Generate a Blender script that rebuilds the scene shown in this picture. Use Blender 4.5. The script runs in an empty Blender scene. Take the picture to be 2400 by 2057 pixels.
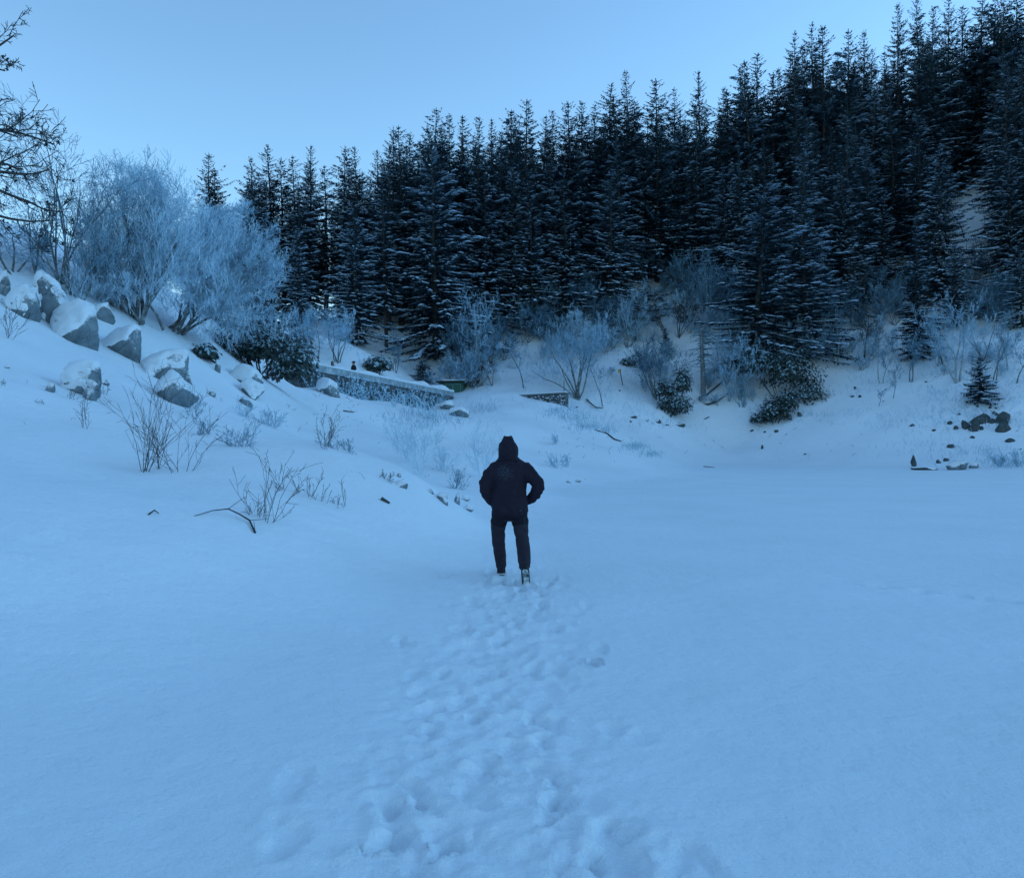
import bpy, math, random
import numpy as np
from math import sin, cos, pi, radians, sqrt

# ------------------------------------------------------------------ camera, sky, sun, exposure
S = bpy.context.scene
COL = S.collection
F, CX, HY, EYE = 1900.0, 1200.0, 1043.0, 1.65        # focal length and horizon measured on the 2400 px wide photograph

cam = bpy.data.cameras.new('camera')
cam.sensor_width = 36.0
cam.lens = 36.0 * F / 2400.0
cam.shift_y = (HY - 1028.5) / 2400.0
cam.clip_start = 0.05
cam.clip_end = 3000.0
cam_ob = bpy.data.objects.new('camera', cam)
COL.objects.link(cam_ob)
cam_ob.location = (0, 0, EYE)
cam_ob.rotation_euler = (pi / 2, 0, 0)
S.camera = cam_ob

SUN_EL, SUN_AZ = radians(15), radians(76)            # low light from the right, veiled and very soft
world = bpy.data.worlds.new('World')
S.world = world
world.use_nodes = True
nt = world.node_tree
sky = nt.nodes.new('ShaderNodeTexSky')
sky.sky_type = 'NISHITA'
sky.sun_disc = False
sky.sun_elevation = SUN_EL
sky.sun_rotation = SUN_AZ
sky.air_density = 1.0
sky.dust_density = 0.0
sky.ozone_density = 2.5
bg = nt.nodes['Background']
tint = nt.nodes.new('ShaderNodeMix')                 # the blue-cyan cast of the dusk on the film
tint.data_type = 'RGBA'
tint.blend_type = 'MULTIPLY'
tint.inputs[0].default_value = 1.0
tint.inputs[7].default_value = (.82, .97, .975, 1)
nt.links.new(sky.outputs[0], tint.inputs[6])
nt.links.new(tint.outputs[2], bg.inputs[0])
bg.inputs[1].default_value = 0.15

sun = bpy.data.lights.new('sun', 'SUN')
sun.energy = 0.5
sun.angle = radians(45)
sun.color = (0.20, 0.62, 1.0)
sun_ob = bpy.data.objects.new('sun', sun)
COL.objects.link(sun_ob)
sun_ob.location = (0, 0, 120)
sun_ob.rotation_euler = (pi / 2 - SUN_EL, 0, pi - SUN_AZ)

vs = S.view_settings
vs.view_transform = 'Standard'
vs.look = 'None'
vs.gamma = 1.0
vs.use_curve_mapping = False
vs.exposure = 1.13
S.render.engine = 'CYCLES'
S.cycles.max_bounces = 6
S.cycles.diffuse_bounces = 3

# ------------------------------------------------------------------ small helpers
RNG = random.Random(11)


def tag(o, label=None, cat=None, group=None, kind=None):
    if label: o['label'] = label
    if cat: o['category'] = cat
    if group: o['group'] = group
    if kind: o['kind'] = kind
    return o


def empty(name, loc, label, cat, group=None, rz=0.0):
    o = bpy.data.objects.new(name, None)
    COL.objects.link(o)
    o.location = loc
    o.rotation_euler = (0, 0, rz)
    o.empty_display_size = 0.3
    return tag(o, label, cat, group)


def link(name, me, parent=None, loc=None):
    o = bpy.data.objects.new(name, me)
    COL.objects.link(o)
    if parent is not None: o.parent = parent
    if loc is not None: o.location = loc
    return o


def np_mesh(name, V, Fc, m, smooth=False):
    """V (n,3) array, Fc (m,k) array of one face size"""
    me = bpy.data.meshes.new(name)
    V = np.asarray(V, dtype=np.float32)
    Fc = np.asarray(Fc, dtype=np.int32)
    k = Fc.shape[1]
    me.vertices.add(len(V))
    me.vertices.foreach_set('co', V.ravel())
    me.loops.add(Fc.size)
    me.loops.foreach_set('vertex_index', Fc.ravel())
    me.polygons.add(len(Fc))
    me.polygons.foreach_set('loop_start', np.arange(0, Fc.size, k, dtype=np.int32))
    me.polygons.foreach_set('loop_total', np.full(len(Fc), k, dtype=np.int32))
    if smooth:
        me.polygons.foreach_set('use_smooth', np.ones(len(Fc), dtype=bool))
    me.update(calc_edges=True)
    if m: me.materials.append(m)
    return me


class Segs:
    """collects tapered rods and builds them as one mesh of open prisms"""
    def __init__(self): self.s = []
    def add(self, p, q, r0, r1): self.s.append((p[0], p[1], p[2], q[0], q[1], q[2], r0, r1))
    def poly(self, pts, r0, r1):
        n = len(pts) - 1
        for i in range(n):
            a = r0 + (r1 - r0) * i / n; b = r0 + (r1 - r0) * (i + 1) / n
            self.add(pts[i], pts[i + 1], a, b)
    def mesh(self, name, m, sides=3):
        if not self.s: self.s.append((0, 0, -.3, 0, 0, -.29, .001, .001))
        A = np.array(self.s, dtype=np.float64)
        p, q, r0, r1 = A[:, 0:3], A[:, 3:6], A[:, 6], A[:, 7]
        d = q - p
        L = np.linalg.norm(d, axis=1, keepdims=True); L[L < 1e-9] = 1e-9
        d = d / L
        ref = np.where(np.abs(d[:, 2:3]) > .9, np.array([[1., 0, 0]]), np.array([[0, 0, 1.]]))
        u = np.cross(d, ref); u /= np.linalg.norm(u, axis=1, keepdims=True)
        w = np.cross(d, u)
        p = p - d * (r0[:, None] * .35)
        q = q + d * (r1[:, None] * .35)
        rings = []
        for k in range(sides):
            a = 2 * pi * k / sides
            off = u * cos(a) + w * sin(a)
            rings.append(p + off * r0[:, None])
        for k in range(sides):
            a = 2 * pi * k / sides
            off = u * cos(a) + w * sin(a)
            rings.append(q + off * r1[:, None])
        V = np.stack(rings, 1).reshape(-1, 3)
        base = np.arange(len(A))[:, None] * (2 * sides)
        if sides == 2:                                   # hair-fine twigs: one blade each
            return np_mesh(name, V, np.concatenate([base, base + 1, base + 3, base + 2], 1), m)
        Fs = []
        for k in range(sides):
            k2 = (k + 1) % sides
            Fs.append(np.concatenate([base + k, base + k2, base + sides + k2, base + sides + k], 1))
        return np_mesh(name, V, np.concatenate(Fs, 0), m, smooth=True)


class Cards:
    """collects leaf shaped pieces: base point, tip point, width, side vector"""
    def __init__(self): self.c = []
    def add(self, p, q, w, sx, sy, sz): self.c.append((p[0], p[1], p[2], q[0], q[1], q[2], w, sx, sy, sz))
    def mesh(self, name, m):
        A = np.array(self.c, dtype=np.float64)
        p, q, w, s = A[:, 0:3], A[:, 3:6], A[:, 6:7], A[:, 7:10]
        s = s / np.maximum(np.linalg.norm(s, axis=1, keepdims=True), 1e-6)
        mid = p * .55 + q * .45
        V = np.stack([p, mid + s * w, q, mid - s * w], 1).reshape(-1, 3)
        base = np.arange(len(A))[:, None] * 4
        return np_mesh(name, V, base + np.arange(4)[None, :], m)


class Pillows:
    """low lumps of snow lying on boughs: a five sided pillow, six corners round a raised top"""
    def __init__(self): self.c = []
    def add(self, c, t, hl, hw, th): self.c.append((*c, *t, hl, hw, th))
    def mesh(self, name, m):
        if not self.c: self.c.append((0, 0, -.3, 1, 0, 0, .01, .01, .01))
        A = np.array(self.c, dtype=np.float64)
        c, t, hl, hw, th = A[:, 0:3], A[:, 3:6], A[:, 6:7], A[:, 7:8], A[:, 8:9]
        t = t / np.maximum(np.linalg.norm(t, axis=1, keepdims=True), 1e-6)
        side = np.cross(t, np.array([[0, 0, 1.]])); side /= np.maximum(np.linalg.norm(side, axis=1, keepdims=True), 1e-6)
        up = np.cross(side, t)
        V = np.stack([c + t * hl, c + t * hl * .3 + side * hw, c - t * hl * .6 + side * hw * .8, c - t * hl,
                      c - t * hl * .6 - side * hw * .8, c + t * hl * .3 - side * hw,
                      c + up * th], 1).reshape(-1, 3)
        base = np.arange(len(A))[:, None] * 7
        Fs = [np.concatenate([base + k, base + (k + 1) % 6, base + 6], 1) for k in range(6)]
        return np_mesh(name, V, np.concatenate(Fs, 0), m, smooth=True)


def hash2(ix, iy, seed):
    h = (ix.astype(np.int64) * 374761393 + iy.astype(np.int64) * 668265263 + seed * 974634211) & 0x7fffffff
    h = ((h ^ (h >> 13)) * 1274126177) & 0x7fffffff
    return ((h ^ (h >> 16)) & 0xffff) / 65535.0


def vnoise(x, y, scale, seed=0):
    x = np.asarray(x, float) / scale; y = np.asarray(y, float) / scale
    ix = np.floor(x); iy = np.floor(y)
    fx = x - ix; fy = y - iy
    fx = fx * fx * fx * (fx * (fx * 6 - 15) + 10); fy = fy * fy * fy * (fy * (fy * 6 - 15) + 10)
    a = hash2(ix, iy, seed); b = hash2(ix + 1, iy, seed); c = hash2(ix, iy + 1, seed); d = hash2(ix + 1, iy + 1, seed)
    return (a * (1 - fx) + b * fx) * (1 - fy) + (c * (1 - fx) + d * fx) * fy - .5


def fbm(x, y, scale, seed=0, octs=4):
    v = 0; a = 1.0
    for o in range(octs):
        v = v + a * vnoise(x, y, scale / 2 ** o, seed + o * 17)
        a *= .5
    return v


def sstep(a, b, x):
    t = np.clip((np.asarray(x, float) - a) / (b - a), 0, 1)
    return t * t * (3 - 2 * t)


# ------------------------------------------------------------------ materials
def nodes_of(name):
    m = bpy.data.materials.new(name)
    m.use_nodes = True
    n = m.node_tree
    b = n.nodes['Principled BSDF']
    return m, n, b


def node(n, typ, **kw):
    x = n.nodes.new(typ)
    for k, v in kw.items():
        if k in x.inputs: x.inputs[k].default_value = v
        else: setattr(x, k, v)
    return x


def ramp(n, fac, stops):
    r = n.nodes.new('ShaderNodeValToRGB')
    while len(r.color_ramp.elements) < len(stops): r.color_ramp.elements.new(.5)
    for e, (p, c) in zip(r.color_ramp.elements, stops):
        e.position = p
        e.color = (*c, 1) if len(c) == 3 else c
    n.links.new(fac, r.inputs[0])
    return r


def mottled(name, stops, scale=3.0, rough=.85, detail=6, bump=0.0, bscale=20.0, spec=.2, per_object=0.0, coord='Object'):
    m, n, b = nodes_of(name)
    tc = n.nodes.new('ShaderNodeTexCoord')
    nz = node(n, 'ShaderNodeTexNoise', Scale=scale, Detail=detail, Roughness=.6)
    n.links.new(tc.outputs[coord], nz.inputs['Vector'])
    fac = nz.outputs[0]
    if per_object:
        oi = n.nodes.new('ShaderNodeObjectInfo')
        mm = node(n, 'ShaderNodeMath', operation='MULTIPLY_ADD')
        n.links.new(oi.outputs['Random'], mm.inputs[0]); mm.inputs[1].default_value = per_object
        n.links.new(fac, mm.inputs[2])
        sb = node(n, 'ShaderNodeMath', operation='SUBTRACT')
        n.links.new(mm.outputs[0], sb.inputs[0]); sb.inputs[1].default_value = per_object * .5
        fac = sb.outputs[0]
    r = ramp(n, fac, stops)
    n.links.new(r.outputs[0], b.inputs['Base Color'])
    b.inputs['Roughness'].default_value = rough
    b.inputs['Specular IOR Level'].default_value = spec
    if bump:
        nb = node(n, 'ShaderNodeTexNoise', Scale=bscale, Detail=5)
        n.links.new(tc.outputs[coord], nb.inputs['Vector'])
        bp = node(n, 'ShaderNodeBump', Strength=bump, Distance=.05)
        n.links.new(nb.outputs[0], bp.inputs['Height'])
        n.links.new(bp.outputs[0], b.inputs['Normal'])
    return m


def snow_material(name, base=(.85, .90, .94), bump=.5):
    m, n, b = nodes_of(name)
    tc = n.nodes.new('ShaderNodeTexCoord')
    nz = node(n, 'ShaderNodeTexNoise', Scale=.35, Detail=6, Roughness=.6)
    n.links.new(tc.outputs['Object'], nz.inputs['Vector'])
    lo = tuple(c * .93 for c in base)
    r = ramp(n, nz.outputs[0], [(.3, lo), (.7, base)])
    gr = node(n, 'ShaderNodeTexNoise', Scale=150.0, Detail=3, Roughness=.8)      # single grains and crust
    n.links.new(tc.outputs['Object'], gr.inputs['Vector'])
    g2 = ramp(n, gr.outputs[0], [(.32, (.80, .82, .84)), (.5, (.97, .97, .97)), (.7, (1, 1, 1))])
    mg = node(n, 'ShaderNodeMix', data_type='RGBA', blend_type='MULTIPLY')
    mg.inputs[0].default_value = 1.0
    n.links.new(r.outputs[0], mg.inputs[6]); n.links.new(g2.outputs[0], mg.inputs[7])
    n.links.new(mg.outputs[2], b.inputs['Base Color'])
    b.inputs['Roughness'].default_value = .75
    b.inputs['Specular IOR Level'].default_value = .15
    n1 = node(n, 'ShaderNodeTexNoise', Scale=45.0, Detail=8, Roughness=.7)
    n.links.new(tc.outputs['Object'], n1.inputs['Vector'])
    n2 = node(n, 'ShaderNodeTexNoise', Scale=5.0, Detail=7, Roughness=.62)
    n.links.new(tc.outputs['Object'], n2.inputs['Vector'])
    b1 = node(n, 'ShaderNodeBump', Strength=bump, Distance=.012)
    n.links.new(n1.outputs[0], b1.inputs['Height'])
    b2 = node(n, 'ShaderNodeBump', Strength=bump, Distance=.075)
    n.links.new(n2.outputs[0], b2.inputs['Height'])
    n.links.new(b1.outputs[0], b2.inputs['Normal'])
    n.links.new(b2.outputs[0], b.inputs['Normal'])
    return m


def rock_material(name, lo, hi, dust):
    """stone with snow dusted on what faces up"""
    m, n, b = nodes_of(name)
    tc = n.nodes.new('ShaderNodeTexCoord')
    nz = node(n, 'ShaderNodeTexNoise', Scale=2.2, Detail=8, Roughness=.65)
    n.links.new(tc.outputs['Object'], nz.inputs['Vector'])
    r = ramp(n, nz.outputs[0], [(.3, lo), (.7, hi)])
    ge = n.nodes.new('ShaderNodeNewGeometry')
    sp = n.nodes.new('ShaderNodeSeparateXYZ')
    n.links.new(ge.outputs['Normal'], sp.inputs[0])
    n2 = node(n, 'ShaderNodeTexNoise', Scale=11.0, Detail=7, Roughness=.8)
    n.links.new(tc.outputs['Object'], n2.inputs['Vector'])
    ma = node(n, 'ShaderNodeMath', operation='MULTIPLY_ADD')
    n.links.new(n2.outputs[0], ma.inputs[0]); ma.inputs[1].default_value = .75
    hz = node(n, 'ShaderNodeMath', operation='MULTIPLY')
    n.links.new(sp.outputs[2], hz.inputs[0]); hz.inputs[1].default_value = .5
    n.links.new(hz.outputs[0], ma.inputs[2])
    cr = ramp(n, ma.outputs[0], [(dust, (0, 0, 0)), (min(1, dust + .14), (1, 1, 1))])
    mx = node(n, 'ShaderNodeMix', data_type='RGBA')
    n.links.new(cr.outputs[0], mx.inputs[0])
    n.links.new(r.outputs[0], mx.inputs[6])
    mx.inputs[7].default_value = (.72, .75, .78, 1)
    n.links.new(mx.outputs[2], b.inputs['Base Color'])
    b.inputs['Roughness'].default_value = .85
    b.inputs['Specular IOR Level'].default_value = .2
    bp = node(n, 'ShaderNodeBump', Strength=.8, Distance=.10)
    n.links.new(nz.outputs[0], bp.inputs['Height'])
    vo = node(n, 'ShaderNodeTexVoronoi', feature='DISTANCE_TO_EDGE', Scale=2.6)     # cracks
    n.links.new(tc.outputs['Object'], vo.inputs['Vector'])
    ck = ramp(n, vo.outputs[0], [(.0, (0, 0, 0)), (.035, (1, 1, 1))])
    b2 = node(n, 'ShaderNodeBump', Strength=.7, Distance=.03)
    n.links.new(ck.outputs[0], b2.inputs['Height'])
    n.links.new(bp.outputs[0], b2.inputs['Normal'])
    n.links.new(b2.outputs[0], b.inputs['Normal'])
    return m


def plain(name, c, rough=.8, spec=.2):
    m, n, b = nodes_of(name)
    tc = n.nodes.new('ShaderNodeTexCoord')
    nz = node(n, 'ShaderNodeTexNoise', Scale=25.0, Detail=4)
    n.links.new(tc.outputs['Object'], nz.inputs['Vector'])
    r = ramp(n, nz.outputs[0], [(.3, tuple(x * .85 for x in c)), (.7, tuple(min(1, x * 1.12) for x in c))])
    n.links.new(r.outputs[0], b.inputs['Base Color'])
    b.inputs['Roughness'].default_value = rough
    b.inputs['Specular IOR Level'].default_value = spec
    return m


M = {}
M['snow'] = snow_material('snow')
M['cap'] = snow_material('snow_cap', (.80, .86, .90), .4)
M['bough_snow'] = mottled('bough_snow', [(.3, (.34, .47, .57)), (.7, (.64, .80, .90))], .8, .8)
M['needle'] = mottled('needles', [(.25, (.008, .017, .028)), (.5, (.018, .040, .056)), (.66, (.038, .08, .105)), (.82, (.09, .175, .215))], 1.3, .8, per_object=.2, spec=.1)
M['needle_frost'] = mottled('frosted_needles', [(.25, (.03, .05, .045)), (.55, (.07, .11, .10)), (.8, (.20, .25, .25))], 2.2, .8, per_object=.2, spec=.1)
M['bark'] = mottled('bark', [(.3, (.025, .024, .024)), (.7, (.075, .07, .068))], 6, .9, bump=.5, bscale=18)
M['bark_frost'] = mottled('frosted_bark', [(.3, (.06, .065, .065)), (.5, (.14, .16, .16)), (.75, (.38, .41, .43))], 5, .9, bump=.4)
M['bark_pale'] = mottled('pale_bark', [(.3, (.16, .19, .20)), (.7, (.42, .45, .47))], 4, .9)
M['twig_dark'] = mottled('dark_twigs', [(.3, (.03, .035, .035)), (.62, (.09, .10, .10)), (.8, (.32, .35, .37))], 4, .9)
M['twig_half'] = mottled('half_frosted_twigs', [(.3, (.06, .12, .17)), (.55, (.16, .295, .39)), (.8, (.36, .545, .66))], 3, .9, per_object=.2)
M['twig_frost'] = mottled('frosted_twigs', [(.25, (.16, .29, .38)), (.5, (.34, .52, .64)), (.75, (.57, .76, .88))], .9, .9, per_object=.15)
M['twig_snow'] = mottled('rime_twigs', [(.3, (.40, .57, .68)), (.7, (.68, .85, .94))], 1.5, .9)
M['leaf'] = mottled('evergreen_leaves', [(.3, (.012, .022, .020)), (.7, (.035, .060, .052))], 2, .5, spec=.4)
M['leaf_frost'] = mottled('frosted_leaves', [(.3, (.14, .25, .29)), (.7, (.46, .64, .72))], 2, .7)
M['rock'] = rock_material('grey_rock', (.085, .115, .13), (.24, .295, .32), .42)
M['rock_bare'] = rock_material('bare_rock', (.035, .05, .052), (.095, .115, .118), .95)
M['wall'] = mottled('old_concrete', [(.3, (.17, .21, .23)), (.55, (.30, .36, .39)), (.75, (.50, .58, .62))], 1.6, .9, bump=.4, bscale=9)
M['wall_dark'] = mottled('wet_masonry', [(.3, (.05, .062, .065)), (.6, (.115, .13, .135)), (.8, (.25, .275, .285))], 2.6, .9, bump=.6, bscale=7)
M['green'] = plain('green_paint', (.045, .115, .085), .6)
M['green_door'] = plain('door_paint', (.09, .19, .18), .6)
M['roof'] = plain('roof_felt', (.03, .035, .035))
M['wood'] = mottled('weathered_wood', [(.3, (.03, .035, .035)), (.7, (.09, .09, .085))], 8, .9)
M['sawn'] = plain('sawn_wood', (.30, .13, .06))
M['yellow'] = plain('yellow_plate', (.55, .36, .10))
M['white'] = plain('white_plate', (.55, .58, .60))
M['skin'] = plain('skin', (.38, .22, .17), .6)
M['hair'] = plain('dark_hair', (.02, .015, .012))
M['coat_far'] = plain('black_coat', (.014, .011, .014))
M['boot'] = plain('boot_leather', (.016, .016, .020), .6)
M['sole_band'] = plain('pale_sole_band', (.45, .47, .47))
M['sole'] = mottled('snowy_rubber', [(.36, (.03, .05, .05)), (.5, (.25, .30, .31)), (.6, (.7, .73, .75))], 16, .9)
M['trouser'] = mottled('trouser_cloth', [(.3, (.022, .018, .028)), (.7, (.036, .029, .040))], 9, .9, bump=.3, bscale=40)
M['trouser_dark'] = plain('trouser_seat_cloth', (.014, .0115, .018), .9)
M['print'] = plain('grey_print', (.05, .065, .085))
M['jacket'] = mottled('jacket_cloth', [(.3, (.017, .013, .022)), (.7, (.026, .019, .031))], 6, .85, bump=.25, bscale=60, spec=.15)

def dust_jacket():
    m = M['jacket']; n = m.node_tree; b = n.nodes['Principled BSDF']
    src = b.inputs['Base Color'].links[0].from_socket
    tc = n.nodes.new('ShaderNodeTexCoord')
    vd = node(n, 'ShaderNodeVectorMath', operation='DISTANCE')
    n.links.new(tc.outputs['Object'], vd.inputs[0]); vd.inputs[1].default_value = (-.09, -.16, 1.33)
    mr = node(n, 'ShaderNodeMapRange')
    n.links.new(vd.outputs['Value'], mr.inputs[0])
    for k, v in ((1, .05), (2, .26), (3, .16), (4, -.12)): mr.inputs[k].default_value = v
    nz = node(n, 'ShaderNodeTexNoise', Scale=55.0, Detail=6, Roughness=.75)
    n.links.new(tc.outputs['Object'], nz.inputs['Vector'])
    ad = node(n, 'ShaderNodeMath', operation='ADD')
    n.links.new(nz.outputs[0], ad.inputs[0]); n.links.new(mr.outputs[0], ad.inputs[1])
    cr = ramp(n, ad.outputs[0], [(.60, (0, 0, 0)), (.80, (.5, .5, .5))])
    mx = node(n, 'ShaderNodeMix', data_type='RGBA')
    n.links.new(cr.outputs[0], mx.inputs[0]); n.links.new(src, mx.inputs[6]); mx.inputs[7].default_value = (.09, .12, .15, 1)
    n.links.new(mx.outputs[2], b.inputs['Base Color'])


dust_jacket()

# ------------------------------------------------------------------ the ground
def P(px, py, Y):
    return ((px - CX) / F * Y, Y, EYE - (py - HY) / F * Y)


CP = [  # lake, a little under the water line so that the shore comes out crisp
    (3, 5, -.8), (10, 10, -1), (3.5, 15, -.9), (8, 25, -1), (20, 40, -1), (30, 30, -1), (45, 42, -.8), (12, 45, -.5),
    (14, 58, -.5), (24, 49, -.6), (5, 20, -.9), (10, 2, -1), (25, 5, -1), (40, 15, -1), (3, -6, -1), (8, 34, -.9), (1.6, 10, -.35),
    (0.2, 3, -.25), (0, 6, -.22), (.25, 10, -.18), (0, 0, -.25), (60, 20, -.8), (3, 28, -.7),
    # left foot of the bank, near
    (-1.4, 3, -.12), (-2.2, 3, -.02), (-4, 3, .25), (-6, 3, .8), (-2.0, 6, .02), (-3.4, 6, .35), (-1.6, 9.5, .12), (-9, 3, 1.9), (-9, -5, 1.6), (-3, -8, 0),
    (-20, 0, 6.5), (-0.9, 12, .22),
    # beyond the frame
    (-45, 20, 17), (-45, 60, 13), (-30, 45, 9), (-60, 100, 12), (-30, -30, 8), (0, -40, -1), (40, -30, -.8), (90, 40, 10), (75, 60, 22), (95, 90, 44),
    (-40, 120, 8), (0, 180, 24), (60, 180, 62), (150, 120, 75), (-100, 0, 25), (120, -20, 8), (-100, 200, 10), (100, 220, 80),
]
for q in [
    (330, 1105, 11.5), (0, 1100, 9), (0, 900, 14), (0, 745, 19), (0, 530, 28), (70, 552, 29), (600, 1222, 9.5), (770, 1050, 14.5), (940, 1130, 13.5),
    (1030, 1180, 14.5), (150, 790, 21), (300, 765, 25), (330, 880, 22), (440, 940, 21), (600, 895, 30), (640, 900, 36),
    (740, 905, 44), (900, 948, 52), (1000, 975, 59), (900, 1000, 40), (700, 1000, 28), (600, 1010, 20), (800, 1100, 16),
    (1000, 1050, 30), (1100, 1000, 45), (1150, 930, 64), (1200, 950, 58), (1300, 1000, 52), (1430, 1050, 46), (1540, 1088, 50),
    (250, 612, 33), (700, 946, 33), (660, 918, 34), (745, 945, 38), (330, 655, 36), (440, 705, 38), (1310, 948, 61), (1250, 940, 63), (1300, 1060, 43), (1310, 1097, 36), (1200, 1135, 25), (1140, 1185, 19),
    (1700, 1040, 72), (1600, 990, 72), (1500, 1005, 68), (1850, 1012, 70), (2150, 1005, 63), (2350, 1005, 60), (2390, 1070, 55),
    (2000, 870, 78), (2300, 840, 72), (2150, 920, 69), (1650, 940, 76), (1430, 910, 74), (1250, 880, 76), (1100, 890, 73),
    (940, 795, 80), (850, 830, 66), (1250, 830, 82), (1620, 650, 98), (1450, 820, 84), (2000, 710, 92), (2270, 520, 106), (2270, 380, 122),
    (2270, 610, 97), (1200, 625, 112), (700, 760, 90), (1000, 690, 98), (830, 742, 92), (400, 860, 85), (2390, 700, 86), (1800, 780, 84)]:
    CP.append(P(*q))
CP += [(-12, 51, 5.0), (-9, 56, 5.0), (-6.5, 66, 5.5), (-7, 72, 6.8), (-13, 46, 5.2), (-14, 42, 5.3), (-12, 120, 9), (-28, 110, 8), (20, 135, 24), (50, 140, 54)]
CP = np.array(CP, float)


def _ker(r2):
    return np.where(r2 > 1e-12, r2 * np.log(np.maximum(r2, 1e-12)), 0.0)


_sc = 30.0
_n = len(CP)
_X = CP[:, :2] / _sc
_K = _ker(((_X[:, None] - _X[None]) ** 2).sum(-1)) + np.eye(_n) * .0006
_Pm = np.concatenate([np.ones((_n, 1)), _X], 1)
_A = np.block([[_K, _Pm], [_Pm.T, np.zeros((3, 3))]])
_W = np.linalg.solve(_A, np.concatenate([CP[:, 2], np.zeros(3)]))


def H(x, y):
    x = np.atleast_1d(np.asarray(x, float)); y = np.atleast_1d(np.asarray(y, float))
    sh = x.shape
    X = x.ravel() / _sc; Y = y.ravel() / _sc
    z = _W[_n] + _W[_n + 1] * X + _W[_n + 2] * Y
    for i in range(_n):
        z = z + _W[i] * _ker((X - _X[i, 0]) ** 2 + (Y - _X[i, 1]) ** 2)
    z = z.reshape(sh)
    z = np.minimum(z, 95 + 0 * z)
    e = .10 + .004 * np.abs(y)
    t = .5 * (z + np.sqrt(z * z + e * e))
    land = sstep(.05, .9, z)
    t = t + land * (fbm(x, y, 6.0, 3, 3) * .32 + fbm(x, y, 1.6, 9, 3) * .10)
    far = sstep(55, 75, y) * land
    t = t + far * (fbm(x, y, 4.0, 31, 3) * .7)
    t = t + fbm(x, y, 5.0, 77, 2) * .018 * (1 - land)
    return t


_TY = np.concatenate([np.arange(2.5, 30, .12), np.arange(30, 190, .3)])


def hit(px, py):
    """where the line of sight of a photograph pixel first meets the ground"""
    x = (px - CX) / F * _TY
    z = EYE - (py - HY) / F * _TY
    g = H(x, _TY)
    k = np.where(g >= z)[0]
    i = int(k[0]) if len(k) else len(_TY) - 1
    Y = float(_TY[i])
    xx = (px - CX) / F * Y
    return xx, Y, float(H(xx, Y)[0])


def axis(lo_end, c0, c1, hi_end, d0, glo, ghi):
    a = list(np.arange(c0, c1, d0))
    v = c0; d = d0; L = []
    while v > lo_end:
        d = d0 + glo * (c0 - v); v -= d; L.append(v)
    v = a[-1]; R = []
    while v < hi_end:
        d = d0 + ghi * (v - a[-1]); v += d; R.append(v)
    return np.array(L[::-1] + a + R)


gx = axis(-500, -1.45, 1.3, 500, .024, .038, .044)
gy = axis(-400, 2.5, 5.0, 700, .024, .14, .022)
gx = np.sort(np.concatenate([gx[(gx < 3.9) | (gx > 6.2)], np.arange(3.92, 6.2, .055)]))      # finer where a single track crosses
GX, GY = np.meshgrid(gx, gy)
GZ = H(GX, GY)
BASE = GZ.copy()

# the trodden trail: many softened prints plus churned relief
prng = random.Random(5)


def trail_c(y):
    return -.16 + .03 * (y - 3) + .10 * sin(y * .9)


def print_at(cx, cy, ang, ln, wd, depth, rim=.3):
    R = ln * 1.6
    i0, i1 = np.searchsorted(gx, cx - R), np.searchsorted(gx, cx + R)
    j0, j1 = np.searchsorted(gy, cy - R), np.searchsorted(gy, cy + R)
    if i1 - i0 < 2 or j1 - j0 < 2: return
    dx = GX[j0:j1, i0:i1] - cx; dy = GY[j0:j1, i0:i1] - cy
    a = dx * cos(ang) + dy * sin(ang); b = -dx * sin(ang) + dy * cos(ang)
    wv = 1 + .35 * np.tanh(a / (ln * .5))
    r = np.sqrt((a / (ln * .5)) ** 2 + (b / (wd * .5 * wv)) ** 2)
    r = r + .9 * fbm(GX[j0:j1, i0:i1], GY[j0:j1, i0:i1], .12, 5, 3)
    GZ[j0:j1, i0:i1] += -depth * (1 - sstep(.55, 1.12, r)) + depth * rim * np.exp(-((r - 1.32) / .25) ** 2)


half = .66
band = np.exp(-(np.abs((GX - (-.16 + .03 * (GY - 3) + .10 * np.sin(GY * .9))) / (half + .02 * GY * 0)) ** 4)) * sstep(1.0, 2.0, GY) * (1 - sstep(10.2, 13, GY))
GZ += band * (-.022 + fbm(GX, GY, .30, 41, 4) * .022 + fbm(GX, GY, .12, 52, 3) * .030 + np.maximum(0, fbm(GX, GY, .07, 57, 2) - .1) * .03)
y = 2.3
while y < 10.2:
    for _ in range(3):
        cx = trail_c(y) + prng.gauss(0, .36)
        print_at(cx, y + prng.uniform(-.1, .1), pi / 2 + prng.gauss(0, .25), prng.uniform(.24, .34), prng.uniform(.10, .15), prng.uniform(.010, .030))
    y += .17
for (cx, cy, an, ln, wd, dp) in [(.62, 6.1, 1.5, .24, .10, .07), (-.55, 3.35, .9, .30, .10, .06), (-.28, 3.32, 1.4, .2, .12, .06), (.2, 3.7, 1.3, .3, .13, .04),
                                 (-.95, 3.4, 1.6, .36, .18, .025), (-1.05, 3.9, 1.7, .40, .17, .02), (.42, 3.2, 1.5, .7, .2, .05), (.72, 3.15, 1.9, .34, .16, .025),
                                 (.10, 9.3, 1.6, .34, .14, .08), (-.17, 9.85, 1.6, .34, .14, .09), (.38, 9.6, 1.4, .34, .14, .06), (-.3, 10.5, 1.6, .34, .15, .07)]:
    print_at(cx, cy, an, ln, wd, dp)
for i in range(13):      # the faint single track crossing the lake on the right
    t = i / 12
    print_at(4.1 + t * 1.9 + prng.gauss(0, .03), 9.7 - t * 2.1 + prng.choice((-.06, .06)), -.8, .26, .15, .035, .15)
GZ += fbm(GX, GY, .5, 91, 3) * .012 * (1 - sstep(14, 30, GY))

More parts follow.
